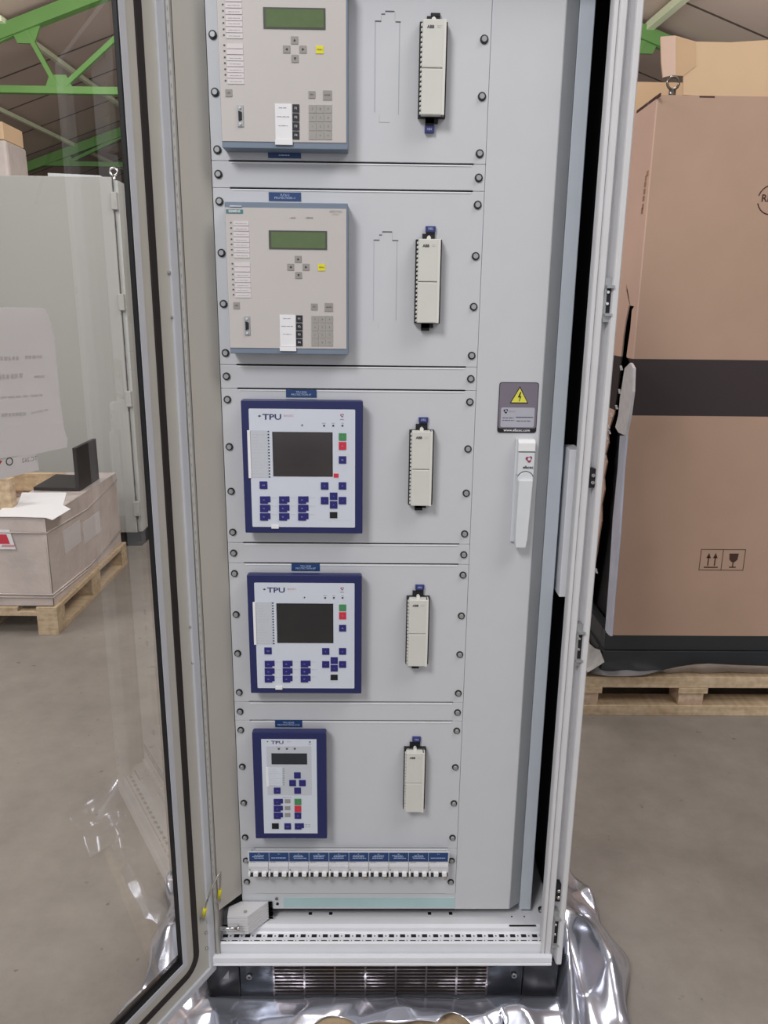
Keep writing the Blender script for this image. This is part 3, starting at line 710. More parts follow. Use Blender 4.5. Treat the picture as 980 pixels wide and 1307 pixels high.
rc = C3(268, 980, 322, 1003); box(rc[0], rc[1], YT-.0035, YT-.0005, rc[2], rc[3]).build('paper_tab', 'toggle', t1)
t2 = copy_tree(t1, (PY(389, 808, YT)[0]-PY(386, 595, YT)[0]+.0, 0, PY(389, 885, YT)[2]-PY(386, 680.5, YT)[2]), 'navy framed protection relay with mirror dark screen, lower of the two with large screens')
g('screen_mirror', (24, 24, 30), .03, spec=1.)
def find(root, nm):
    for c in [c for c in bpy.data.objects if c.parent == root]:
        if c.name.split('.')[0] == nm: return c
        r_ = find(c, nm)
        if r_: return r_
bpy.data.objects.remove(find(t2, 'red_sticker'))
sg = find(t2, 'screen_glass'); sg.data = sg.data.copy(); sg.data.materials[0] = G['screen_mirror']
# ------------------------------------------------------------------ small navy relay
def cs(x, y): return 315+x/8.71, 925+y/8.71
def C4(x0, y0, x1, y1):
    a = cs(x0, y0); b = cs(x1, y1); return RC(a[0], a[1], b[0], b[1], YT)
sx0 = (C4(60, 60, 885, 70)[0]+C4(92, 1260, 885, 1265)[0])/2; sx1 = (C4(60, 60, 887, 70)[1]+C4(92, 1260, 885, 1265)[1])/2
_, _, sz0, sz1 = C4(60, 82, 885, 1268)
t3 = thing('protection_relay', ((sx0+sx1)/2, -.003, sz0), 'small narrow navy protection relay with green and red keys at the bottom', 'relay')
MB().exz([(sx0, sz0), (sx1, sz0), (sx1, sz1-.002), (sx1-.003, sz1), (sx0+.003, sz1), (sx0, sz1-.002)], YT, YT+.016).exz([(sx0+.004, sz0+.004), (sx1-.002, sz0+.004), (sx1-.002, sz1-.010), (sx0+.004, sz1-.010)], YT+.015, -.0031).build('housing', 'navy', t3, bevel=.0022)
f0 = (C4(163, 160, 777, 170)[0]+C4(190, 1200, 785, 1205)[0])/2; f1 = (C4(163, 160, 777, 170)[1]+C4(190, 1200, 783, 1205)[1])/2; _, _, f2, f3 = C4(163, 160, 777, 1204)
box(f0, f1, YT-.001, YT+.001, f2, f3).build('front_foil', 'tpu_front', t3)
def S(name, rect, m, d=0., par=None): return box(rect[0], rect[1], ya-d, yb, rect[2], rect[3]).build(name, m, par or t3)
rc = C4(265, 178, 415, 212); c_ = ctr(rc); text('TPU', c_[0], c_[1], ya+.0008, .0105, 'lettering', 'logo_dark', t3, scx=1.4, bold=.0002)
rc = C4(420, 178, 525, 192); c_ = ctr(rc); text('BASIC', c_[0], c_[1], ya+.0008, .0036, 'lettering', 'pink_text', t3)
rc = C4(215, 176, 245, 192); c_ = ctr(rc); MB().exz([(c_[0]-.002, c_[1]), (c_[0], c_[1]+.0012), (c_[0]+.002, c_[1]), (c_[0], c_[1]-.0012)], ya+.0006, ya+.001).build('logo_mark', 'ink', t3)
rc = C4(685, 174, 718, 204); c_ = ctr(rc); emblem(c_[0], c_[1], ya+.0008, .0019, 'ink', t3); rc = C4(685, 208, 718, 220); c_ = ctr(rc); text('efacec', c_[0], c_[1], ya+.0008, .0022, 'lettering', 'ink_dark', t3)
S('key_field', C4(225, 235, 720, 780), 'tpu_shade', -.0009)
for x in (356, 446, 533): S('led', C4(x-10, 256, x+10, 270), 'ink'); rc = C4(x-26, 240, x+26, 250); q = MB(); words(q, rc[0], rc[1], (rc[2]+rc[3])/2, .0006, ya+.0006); q.build('lettering', 'ink_soft', t3)
S('display', C4(275, 314, 670, 434), 'screen2')
rc = C4(215, 472, 242, 680); S('paper_tab', rc, 'paper'); S('name_strip', C4(242, 472, 392, 672), 'tpu_front', -.0006)
q = MB()
for i in range(8):
    S('led', C4(404, 479+i*25.5, 418, 488+i*25.5), 'ink_soft'); rc = C4(250, 484+i*25.5, 250+random.choice([70, 100, 130]), 488+i*25.5); words(q, rc[0], rc[1], rc[2], .0006, ya+.0004)
q.build('lettering', 'ink_faint', t3)
for x, y, s, m, n in ((562, 557, '^', 'navy_key', 'cursor_key'), (510, 643, '<', 'navy_key', 'cursor_key'), (618, 643, '>', 'navy_key', 'cursor_key'), (565, 727, 'v', 'navy_key', 'cursor_key'), (338, 727, 'CLR', 'navy_key', 'clear_key'),
                      (568, 852, 'I', 'green', 'close_key'), (568, 930, 'O', 'red', 'open_key'), (568, 1006, 'SEL', 'navy_key', 'select_key'), (455, 1124, 'MENU', 'navy_key', 'menu_key'), (570, 1124, 'L/R', 'navy_key', 'mode_key')):
    k = key(n, C4(x-37, y-33, x+37, y+33), m, s, .0022, t3)
    if n == 'mode_key': r_ = C4(x+33, y-33, x+64, y+18); box(r_[0], r_[1], ya-.0005, yb, r_[2], r_[3]).build('key_tab', 'navy_key', k)
for i in range(3):
    y = 853+i*77; k = key('function_key', C4(300, y-33, 377, y+33), 'navy_key', 'F%d' % (i+1), .0026, t3); r_ = C4(372, y-33, 401, y+14); box(r_[0], r_[1], ya-.0005, yb, r_[2], r_[3]).build('key_tab', 'navy_key', k)
    S('name_strip', C4(424, y-30, 484, y+12), 'key_grey')
S('network_port', C4(280, 1092, 355, 1150), 'black', .0004)
q = MB()
for y in (1100, 1122): rc = C4(648, y, 705, y+6); words(q, rc[0], rc[1], rc[2], .0007, ya+.0008)
rc = C4(400, 797, 495, 803); words(q, rc[0], rc[1], rc[2], .0007, ya+.0008); q.build('lettering', 'ink_soft', t3)

# ------------------------------------------------------------------ test terminal modules
YM = -.030
mods = [(554.5, 21, 551.5, 150), (547.5, 305.5, 546, 413), (538, 552, 537.5, 645.5), (533.5, 765.5, 533, 852), (529, 962, 529.5, 1037)]
def mpos(u0, v0, u1, v1):
    a = PY(u0, v0, YM); b = PY(u1, v1, YM); return (a[0]+b[0])/2, b[2], a[2]
mx_, mz0_, mz1_ = mpos(*mods[1])
hh_ = .1475; mz1_ = mz0_+hh_
mo = thing('terminal_module', (mx_, -.003, mz0_), 'cream terminal module in the second rack row, with its blue label on top', 'module', 'cream terminal modules')
hw = .0165
bk = MB(); bk.box(mx_-.0236, mx_+.0238, -.016, -.0026, mz0_, mz1_); 
bk.build('base', 'black', mo)
te = MB()
for i in range(19): 
    z = mz0_+.003+i*(hh_-.004)/19; te.exz([(mx_-.0218, z), (mx_-.018, z+.0012), (mx_-.018, z+.0052), (mx_-.0218, z+.0040)], -.022, -.010)
te.build('terminal_teeth', 'abb_cream2', mo)
cv = MB(); cv.box(mx_-.0195, mx_+.0195, YM, -.010, mz0_+.001, mz0_+hh_*.495); cv.box(mx_-.0195, mx_+.0195, YM, -.010, mz0_+hh_*.502, mz1_)
co = cv.build('cover', 'abb_cream', mo, bevel=.0015)
MB().box(mx_+.0155, mx_+.0205, YM-.0008, -.010, mz0_+.001, mz1_).build('cover_edge', 'abb_cream2', mo, bevel=.0005)
q_ = MB(); q_.exz([(mx_-.0045, mz1_-.001), (mx_-.0035, mz1_+.005), (mx_, mz1_+.007), (mx_+.003, mz1_+.004), (mx_+.003, mz1_-.001)], -.020, -.012); q_.build('cover_latch', 'abb_cream2', mo)
text('ABB', mx_-.006, mz1_-.012, YM-.0004, .0065, 'lettering', 'ink', co, bold=.0003)
q = MB(); words(q, mx_+.005, mx_+.012, mz1_-.010, .0006, YM-.0003); words(q, mx_+.005, mx_+.011, mz1_-.0125, .0006, YM-.0003); q.build('lettering', 'ink_faint', co)
def mod_ends(par, mx, z0, z1, k):
    s = MB(); s.box(mx-.0115, mx+.011, -.008, -.0026, z1-.002, z1+.011); s.box(mx-.005, mx+.011, -.008, -.0026, z1+.01, z1+.016); s.build('upper_stub', 'black', par)
    s = MB(); s.box(mx-.010, mx+.012, -.010, -.0026, z0-.008, z0+.001); s.box(mx-.010, mx+.005, -.010, -.0026, z0-.013, z0); s.build('lower_stub', 'black', par)
    if k == 'top':
        l = box(mx-.006, mx+.012, -.0088, -.0026, z1+.0145, z1+.024).build('label_plate', 'abb_label', par); text('XB2', mx+.003, z1+.0195, -.0091, .0055, 'lettering', 'label_text', l)
    else:
        l = box(mx-.011, mx+.0055, -.0108, -.0026, z0-.023, z0-.0125).build('label_plate', 'abb_label', par); text('XB1', mx-.0028, z0-.0178, -.0111, .0055, 'lettering', 'label_text', l)
ords = ['cream terminal module in the topmost rack row, its blue label hanging below', None, 'cream terminal module right of the upper navy relay', 'cream terminal module right of the lower navy relay with large screen', 'lowest cream terminal module, in the row of the small navy relay']
mroots = []
for i, md in enumerate(mods):
    x, z0, z1 = mpos(*md)
    mroots.append((mo if i == 1 else copy_tree(mo, (x-mx_, 0, (z0+z1)/2-(mz0_+mz1_)/2), ords[i]), x, (z0+z1)/2))
for i, (r_, x, zc) in enumerate(mroots):
    ORG[r_.name] = tuple(r_.location); mod_ends(r_, x, zc-hh_/2, zc+hh_/2, 'bottom' if i == 0 else 'top')

# ------------------------------------------------------------------ circuit breakers
bx0 = PY(317.5, 1113, -.03)[0]; bx1 = PY(572, 1113, -.03)[0]; bw = (bx1-bx0)/10
lz1 = PY(445, 1088.5, -.035)[2]; lz0 = PY(445, 1099.5, -.035)[2]
for i in range(10):
    a = PY(317.8, 1094, -.035)[0]+i*(PY(572, 1094, -.035)[0]-PY(317.8, 1094, -.035)[0])/10; w = (PY(572, 1094, -.035)[0]-PY(317.8, 1094, -.035)[0])/10
    l = box(a+.0006, a+w-.0006, -.0352, -.0335, lz0, lz1).build('label_plate', 'label_blue', pn6, label='blue engraved label plate')
    rnd = random.Random(i*3+1); t = MB(); words(t, a+w*.45, a+w*.55, lz1-.003, .0008, -.0355, rnd, .003)
    if i in (1, 9): words(t, a+w*.12, a+w*.85, (lz0+lz1)/2-.002, .0013, -.0355, rnd, .005, .0008)
    else:
        for j in range(3): words(t, a+w*rnd.uniform(.15, .3), a+w*rnd.uniform(.7, .88), lz1-.007-j*.0034, .001, -.0355, rnd, .005, .0008)
    t.build('lettering', 'label_text', l)
lc = MB(); lc.box(bx0-.0005, bx1+.0005, -.0345, -.0305, lz0-.0001, lz1+.0010)
for xx_ in (bx0, bx1-.003): lc.box(xx_, xx_+.003, -.031, -.0024, lz0+.001, lz0+.006)
lc.build('label_carrier', 'panel2', pn6)
bz1 = lz0-.0004; bz0 = PY(445, 1121.5, -.030)[2]; BH = bz1-bz0
ordn = ['leftmost', 'second from the left', 'third from the left', 'fourth from the left', 'fifth from the left', 'fifth from the right', 'fourth from the right', 'third from the right', 'second from the right', 'rightmost']
br = thing('circuit_breaker', (bx0, -.003, bz0), 'leftmost white circuit breaker of the bottom row', 'circuit breaker', 'circuit breakers in the bottom row')
b_ = MB(); e = .0004
zt_ = bz1; zm1 = bz1-BH*.26; zm2 = bz1-BH*.60
b_.eyz([(-.0026, bz1), (-.030, bz1), (-.030, zm1), (-.034, zm1-.001), (-.034, zm2), (-.024, zm2-.001), (-.024, bz0+.001), (-.0026, bz0+.001)], bx0+e, bx0+bw-e); b_.build('body', 'breaker', br)
box(bx0+e, bx0+bw-e, -.0305, -.029, zm1+.0006, bz1-.0006).build('name_strip', 'paper', br)
q = MB(); words(q, bx0+.004, bx0+.016, (zm1+bz1)/2+.001, .0006, -.031); q.build('lettering', 'ink_soft', br)
box(bx0+e, bx0+bw-e, -.0262, -.0245, bz0+.0015, zm2-.0006).build('handle_slot', 'breaker_dark', br)
box(bx0+bw*.06, bx0+bw*.1, -.0348, -.0338, zm2+.006, zm2+.0085).build('indicator', 'ink', br)
for f0_, f1_ in ((.0, .10), (.24, .49), (.66, .90)):
    MB().exz([(bx0+bw*f0_+.0006, zm2-.0055), (bx0+bw*f1_, zm2-.0055), (bx0+bw*f1_, zm2+.003), (bx0+bw*f0_+.0006, zm2+.003)], -.041, -.0255).build('toggle', 'toggle', br, bevel=.0008)
box(bx0+bw*.78, bx0+bw*.96, -.030, -.0245, bz0-.004, bz0+.004).build('terminal_clip', 'key_mid', br)
for i in range(1, 10):
    copy_tree(br, (bw*i, 0, 0), '%s white circuit breaker of the bottom row' % ordn[i] if i not in () else '')

# ------------------------------------------------------------------ glass door (part of the cabinet)
HP = np.array([-.308, -.059]); DD = np.array([-.4848, -.8746]); MM = np.array([.8746, -.4848])
DZ0, DZ1, DW = .130, 2.15, .80
def dp(w, z, m): p = HP+DD*w+MM*m; return (p[0], p[1], z)
def ring(w_in, w_out, m0, m1, rad=0., n=6, rin=None):
    """picture-frame ring; w_in/w_out are insets from the door edge (out<in)"""
    def loop(i, r):
        a0, a1, b0, b1 = i, DW-i, DZ0+i, DZ1-i
        if r <= 0: return [(a0, b0), (a1, b0), (a1, b1), (a0, b1)]
        return rrect(a0, a1, b0, b1, r, n)
    if rad > 0: O = loop(w_out, rad+(w_in-w_out)*.9); I = loop(w_in, rad)
    else: O = loop(w_out, 0); I = loop(w_in, 0)
    mb = MB(); k = len(O)
    for i in range(k):
        j = (i+1) % k
        mb.prism([dp(*O[i], m0), dp(*O[j], m0), dp(*I[j], m0), dp(*I[i], m0)], [dp(*O[i], m1), dp(*O[j], m1), dp(*I[j], m1), dp(*I[i], m1)])
    return mb
gd = ring(.0905, .0, -.0085, .0).build('glass_door', 'door_paint', cab, label='open glazed front door')
ring(.011, -.010, -.018, .005).build('edge_fold', 'tube', gd, bevel=.003)
ring(.0560, .0425, -.001, .004, .03).build('seal', 'seal', gd)
ring(.0772, .0752, -.0005, .0008).build('glazing_line', 'black', gd)
ring(.0905, .0774, -.001, .003).build('glazing_bead', 'door_lip', gd)
ring(.0940, .0905, -.008, .0015).build('glass_gasket', 'black', gd)
bb = MB(); bb.prism([dp(.091, DZ0+.090, -.0118), dp(DW-.091, DZ0+.090, -.0118), dp(DW-.091, DZ0+.108, -.0118), dp(.091, DZ0+.108, -.0118)], [dp(.091, DZ0+.090, -.007), dp(DW-.091, DZ0+.090, -.007), dp(DW-.091, DZ0+.108, -.007), dp(.091, DZ0+.108, -.007)]); bb.build('lower_gasket', 'seal', gd)
pp = MB(); a0, a1, b0, b1 = .091, DW-.091, DZ0+.091, DZ1-.091
pp.add([dp(a0, b0, -.006), dp(a1, b0, -.006), dp(a1, b1, -.006), dp(a0, b1, -.006)], [(0, 1, 2, 3)])
pp.build('glass_pane', 'glass', gd, label='clear glass pane')
def door_at(u, v, m):
    d = ray(u, v); n3 = np.array([MM[0], MM[1], 0]); p0 = np.array([*(HP+MM*m), 0]); k = ((p0-CAM)@n3)/(d@n3); return CAM+d*k
for u, v in ((215, 348), (219, 405), (242, 800), (245, 846), (262, 1190), (263, 1210)):
    p = door_at(u, v, .0); q = MB(); q.cyl(p, p+np.array([MM[0], MM[1], 0])*.004, .0028, 10); q.build('hinge_screw', 'zinc', gd)
# earth strap
es = thing('earth_strap', tuple(PY(281, 1114, -.05)), 'braided earth wires with yellow sleeves at the lower door hinge', 'wire')
A = door_at(259, 1174, .006); B = PY(281, 1113, -.075); C_ = PY(279, 1150, -.060)
def bez(a, b, c, n=14): return [tuple((1-t)**2*np.array(a)+2*t*(1-t)*np.array(b)+t*t*np.array(c)) for t in [i/(n-1) for i in range(n)]]
MB().tube(bez(A, door_at(264, 1140, .03), B), .0022, 7).build('braid', 'braid', es)
MB().tube(bez(B, PY(282, 1130, -.07), C_), .0022, 7).build('braid', 'braid', es)
def sleeve(p, q): MB().cyl(p, q, .0040, 12).build('sleeve', 'sleeve', es)
cA = bez(A, door_at(264, 1140, .03), B); cB = bez(B, PY(282, 1130, -.07), C_)
sleeve(cA[1], cA[3]); sleeve(cB[8], cB[12])
for p in (A, C_): MB().cyl(np.array(p)-np.array([0, .002, 0]), np.array(p)+np.array([0, .003, 0]), .005, 12).build('ring_lug', 'zinc', es)

# sheets of paper taped on the outside of the door glass
def sheet(name, px, label, m='paper_back', off=-.011):
    P = [door_at(u, v, off) for u, v in px]; ctr_ = sum(P)/len(P)
    t = thing(name, tuple(ctr_), label, 'paper', 'paper sheets on the door glass')
    mb = MB(); n3 = np.array([MM[0], MM[1], 0])
    mb.prism([tuple(p) for p in P], [tuple(p-n3*.0006) for p in P]); mb.build('sheet', m, t); return t
s1 = sheet('paper_sheet', [(-60, 391), (52, 393), (58, 395), (63, 405), (70, 432), (73, 470), (77, 512), (82, 548), (86, 560), (86, 571), (48, 579), (-60, 592)], 'large white paper sheet on the door glass with faint print')
s2 = sheet('paper_sheet', [(-60, 590), (0, 588), (46, 577), (50, 600), (0, 612), (-60, 624)], 'lower white paper sheet with small ring mark, below the large sheet on the glass', off=-.0135)
q = MB(); n3 = np.array([MM[0], MM[1], 0])
def strokes(mb, u0, v0, u1, v1, hpx, off):
    k = 7; rnd = random.Random(int(u0*7+v0))
    for i in range(k):
        a = i/k; b = (i+rnd.uniform(.55, .9))/k
        P = [(u0+(u1-u0)*a, v0+(v1-v0)*a-hpx), (u0+(u1-u0)*b, v0+(v1-v0)*b-hpx), (u0+(u1-u0)*b, v0+(v1-v0)*b+hpx), (u0+(u1-u0)*a, v0+(v1-v0)*a+hpx)]
        W_ = [door_at(x, y, off) for x, y in P]; mb.prism([tuple(w) for w in W_], [tuple(w-n3*.0003) for w in W_])
for a in ((-10, 458, 26, 457, 2.5), (32, 456, 54, 455, 2), (-8, 482, 30, 479, 3), (44, 481, 57, 480, 1.5), (-8, 508, 58, 504, 1.2), (2, 530, 34, 528, 2.2), (40, 527, 62, 523, 1.2)): strokes(q, a[0], a[1], a[2], a[3], a[4], -.0104)
G['faint'] = paper_mat('faint', (241, 239, 241)); q.build('lettering', 'faint', s1)
p = door_at(12, 589, -.0129); wv = np.array([DD[0], DD[1], 0])
def dtf(p):  # local text frame in the door plane, read from the outside
    return lambda a, b: tuple(p+wv*a*1.0+np.array([0, 0, 1])*b)
rg = MB(); n = 20
for i in range(n):
    a0 = 2*math.pi*i/n; a1 = 2*math.pi*(i+1)/n
    pt = lambda a, r: tuple(p+wv*math.cos(a)*r+np.array([0, 0, 1])*math.sin(a)*r)
    rg.prism([pt(a0, .006), pt(a1, .006), pt(a1, .0045), pt(a0, .0045)], [tuple(np.array(x)+n3*.0003) for x in (pt(a0, .006), pt(a1, .006), pt(a1, .0045), pt(a0, .0045))])
rg.build('ring_mark', 'ink', s2)
text('TC.262', 0, 0, 0, .009, 'lettering', 'ink_soft', s2, tf=dtf(door_at(38, 586.5, -.0129)))
P = [door_at(*x, -.0129) for x in ((-3, 588), (3, 588), (-3, 597))]; MB().prism([tuple(x) for x in P], [tuple(x+n3*.0003) for x in P]).build('red_mark', 'label_red', s2)

# ------------------------------------------------------------------ foil under the cabinet + board
bd = MB()
for y_ in (-.14, .05, .24, .43): bd.box(-.36, .52, y_, y_+.14, .0, .024)
tag(bd.build('wooden_support', 'wood', bevel=.002), 'pale wooden boards under the foil beneath the cabinet', 'board')
def foil_mesh():
    NX, NY = 170, 150; V = []; idx = {}; Fc = []
    Xa, Xb, Ya, Yb = -.50, .68, -.165, 1.02
    def fold(x, y):
        tri = lambda t: abs((t % 1)-.5)*2
        w = noise.noise(Vector((x*5, y*5, .7)))*.5; w2 = noise.noise(Vector((x*4+5, y*4, 2.7)))*.6
        return .024*tri(x*3.1+y*1.9+w)+.018*tri(x*1.8-y*3.9+w2)+.006*tri(-x*7.5+y*3.1+w+w2)
    for j in range(NY+1):
        for i in range(NX+1):
            s = i/NX; t = j/NY
            y = Ya+(Yb-Ya)*t
            xl = -.505+.012*math.sin(y*11)+.012*math.sin(y*31+1)
            xr = .655+.025*math.sin(y*9+.6)+.012*math.sin(y*27)-max(0, y-.5)*.3
            x = xl+(xr-xl)*s
            if j == 0 or t < .08:
                yy = (-.128+.006*math.sin(x*17+1)+.004*math.sin(x*43))
                for c0, w0, dpt in ((PZ(425, 1303, .025)[0], .055, .034), (PZ(580, 1303, .025)[0], .04, .032)):
                    yy += dpt*max(0, 1-((x-c0)/w0)**2)
                if x < -.25 or x > .35: yy -= .06
                y = yy+(y-Ya)*((.08*(Yb-Ya)+Ya-yy)/(.08*(Yb-Ya)))
            dx = max(XL-.03-x, x-XR-.03, 0); dy = max(-.06-y, y-.6, 0); d = math.hypot(dx, dy)
            ins = (XL-.0 < x < XR+.0) and (-.05 < y < .57)
            base = .030*max(0, 1-d/.09)**1.0+.003
            edge = min(s, 1-s, 1)*12
            fz = fold(x, y)
            if ins: z = .030
            else:
                k = min(1, max(0, max(XL-x, x-XR, -.05-y, y-.57))/.05)
                z = base+fz*(.25+.9*k)
                # tall folds leaning on the right side of the cabinet
                if x > XR+.003:
                    q = x-XR
                    r = math.exp(-((q-.022)/.016)**2)*(.15*math.exp(-((y-.02)/.10)**2)+.06*math.exp(-((y-.42)/.2)**2))
                    r += math.exp(-((q-.125)/.035)**2)*.055*(.6+.6*math.sin(y*13+1))
                    z += r
                if x < XL-.003:
                    q = XL-x; z += math.exp(-((q-.12)/.04)**2)*.05*(.6+.5*math.sin(y*12))
            if (i in (0, NX)): z = .003+fz*.25
            if not ins and -.36 < x < .52 and -.14 < y: z = max(z, .0265)
            V.append((x, y, max(z, .0015)))
    for j in range(NY):
        for i in range(NX):
            a = j*(NX+1)+i; Fc.append((a, a+1, a+NX+2, a+NX+1))
    mb = MB(); mb.add(V, Fc, True); return mb
fo = foil_mesh().build('foil_sheet', 'foil'); tag(fo, 'crumpled silver foil sheet spread under the cabinet', 'foil')
so = fo.modifiers.new('thick', 'SOLIDIFY'); so.thickness = .0006; so.offset = 1

# ------------------------------------------------------------------ right: carton on pallet
PYF = 1.30
pr = thing('wooden_pallet', (1.65, 1.7, 0), 'wooden pallet under the huge brown carton at right', 'pallet')
for y_ in (PYF, 1.86, 2.36): box(.86, 2.45, y_, y_+.10, 0, .045).build('bottom_board', 'wood', pr, bevel=.002)
cbx = PY(883, 885, PYF)[0]
for x_ in (.86, cbx-.05, 2.30):
    for y_ in (PYF+.004, 1.86, 2.36): box(x_, x_+.10, y_, y_+.10, .045, .10).build('block', 'wood_pink', pr, bevel=.002)
    box(x_-.006, x_+.112, PYF-.004, 2.46, .10, .125).build('cross_board', 'wood', pr, bevel=.002)
for i, y_ in enumerate((PYF-.002, 1.50, 1.70, 1.90, 2.10, 2.32)): box(.86, 2.45, y_, y_+.14, .125, .172).build('deck_board', 'wood' if i else 'wood', pr, bevel=.002)
mc = thing('packed_machine', (1.65, 1.75, .174), 'dark machine on a steel base showing through the torn carton at right', 'machine')
box(1.03, 2.35, 1.42, 2.35, .34, 2.22).build('body', 'machine_black', mc)
for z0_, z1_, k in ((.176, .262, 0), (.264, .345, .006)):
    b_ = MB(); b_.box(.975+k, 2.40, 1.345+k, 1.40, z0_, z1_); b_.box(.975+k, 1.02, 1.40, 2.42, z0_, z1_); b_.box(.98+k, 2.40, 2.37, 2.42, z0_, z1_); b_.build('base_beam', 'machine_dark', mc, bevel=.002)
q = PY(859, 106, 1.46); MB().torus(tuple(q), .020, .0045, 'y', 28, 8).build('lifting_eye', 'steel', mc)
MB().cyl((q[0], q[1], q[2]-.05), (q[0], q[1], q[2]-.02), .012, 12).build('eye_shank', 'steel', mc)
# carton
CXL, CYF = .993, 1.35; CZ0, CZ1 = .328, 2.283
ca = thing('cardboard_carton', (1.65, 1.8, CZ0), 'huge brown cardboard carton with dark band and torn corner at right', 'carton')
box(CXL, 2.36, CYF, CYF+.006, CZ0, CZ1).build('front_side', 'carton', ca)
cT = PX(838, 122, CXL)
right_edge = [(812, 462), (806, 463), (801, 455), (803, 440), (806, 420), (808, 396), (811, 391), (806, 390), (803, 372), (801, 362)]
left_edge = [(800, 372), (802, 382), (804, 390), (800, 410), (797, 430), (795, 450), (793, 470), (790, 495), (788, 510), (785, 528), (781, 540), (777, 552), (778, 565), (774, 580), (776, 590), (772, 610), (773, 625), (769, 645), (769, 665), (765, 690), (763, 705), (760, 722), (757, 740), (752, 765), (750, 790)]
P = [(CXL, CYF, PX(*right_edge[0], CXL)[2])]
pts = []
for u, v in right_edge[1:]+left_edge:
    p = PX(u, v, CXL); pts.append((min(max(p[1], CYF+.004), 2.25), p[2]))
loop = [(CYF, CZ1), (CYF, pts[0][1])]+pts+[(2.40, pts[-1][1]), (2.40, CZ1)]
MB().prism([(CXL, a, b) for a, b in loop], [(CXL-.005, a, b) for a, b in loop]).build('torn_side', 'carton_side', ca)
box(2.355, 2.36, CYF, 2.40, CZ0, CZ1).build('far_side', 'carton', ca); box(CXL, 2.36, 2.395, 2.40, .6, CZ1).build('rear_side', 'carton', ca)
# corner strip below the tear
def plate_px(px, X, name, m, par, th_=.004):
    P_ = [PX(u, v, X) for u, v in px]; MB().prism([tuple(p) for p in P_], [(p[0]+th_, p[1], p[2]) for p in P_]).build(name, m, par)
plate_px([(797, 470), (804, 463), (808, 470), (807, 500), (803, 530), (798, 556), (789, 552), (785, 545), (789, 530), (791, 508)], CXL-.012, 'foam_edge', 'foam', ca, .01)
plate_px([(791, 556), (799, 556), (795, 600), (790, 680), (783, 760), (779, 812), (772, 806), (777, 740), (782, 660), (788, 600)], CXL-.010, 'plastic_edge', 'plastic', ca, .008)
# scraps of torn cardboard
rnd = random.Random(5)
for u, v in ((779, 552), (776, 560), (781, 530), (794, 470), (788, 520), (773, 583), (766, 655), (763, 688), (762, 729), (778, 545), (792, 500)):
    p = PX(u, v, CXL-.004); a = rnd.uniform(.006, .014); sc0 = MB()
    sc0.prism([(p[0], p[1]-a, p[2]-a*.4), (p[0], p[1]+a*.6, p[2]-a*.7), (p[0], p[1]+a*.7, p[2]+a*.7)], [(p[0]-.005, p[1]-a, p[2]-a*.4), (p[0]-.004, p[1]+a*.6, p[2]-a*.7), (p[0]-.008, p[1]+a*.7, p[2]+a*.7)]); sc0.build('torn_scrap', 'foam', ca)
# flaps
YFm = CYF+.002
fp = [(872, 121), (872, 97.5), (858, 96), (846, 99), (844, 80), (843, 47), (862, 45.5), (888, 53), (932, 54), (980, 51), (1190, 40), (1190, 124), (980, 124), (930, 124)]
def tilt(u, v):
    p = PY(u, v, CYF+.003); kz = max(0, p[2]-CZ1); return p
FP = [PY(u, v, CYF+.003) for u, v in fp]
fm_ = MB(); fm_.prism([tuple(p) for p in FP], [(p[0], p[1]+.006, p[2]) for p in FP]); fm_.build('front_flap', 'carton_in', ca)
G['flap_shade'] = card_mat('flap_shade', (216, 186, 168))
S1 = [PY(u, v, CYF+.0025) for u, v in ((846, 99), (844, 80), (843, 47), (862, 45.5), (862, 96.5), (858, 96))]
fs_ = MB(); fs_.prism([tuple(p) for p in S1], [(p[0], p[1]-.002, p[2]) for p in S1]); fs_.build('folded_corner_shading', 'flap_shade', ca)  # flat patch; the fold's shading is put into its tone
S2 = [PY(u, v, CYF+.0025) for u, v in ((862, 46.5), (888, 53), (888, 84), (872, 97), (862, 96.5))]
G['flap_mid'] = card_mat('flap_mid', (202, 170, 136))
fs_ = MB(); fs_.prism([tuple(p) for p in S2], [(p[0], p[1]-.0012, p[2]) for p in S2]); fs_.build('flap_crease_shading', 'flap_mid', ca)  # tone of this flat patch paints the shading along the crease
B1 = [PY(u, v, 2.39) for u, v in ((790, 104), (900, 106), (900, 150), (790, 150))]
MB().prism([tuple(p) for p in B1], [(p[0], p[1]+.006, p[2]) for p in B1]).build('rear_flap', 'flap_mid', ca)
x0, x1, z0, z1 = RC(892.5, 123, 912, 124.5, CYF); box(x0, x1, CYF-.001, CYF+.001, z0, z1+.001).build('hand_slot', 'card_print', ca)
pe = MB()
for i, (u, v) in enumerate(((816, 139), (823, 134), (831, 129), (838, 124))):
    p = PX(u, v, CXL-.0055); pe.box(p[0], p[0]+.004, p[1]-.03, p[1]+.03, CZ1-.012, CZ1-.002)
pe.build('perforation', 'card_print', ca)
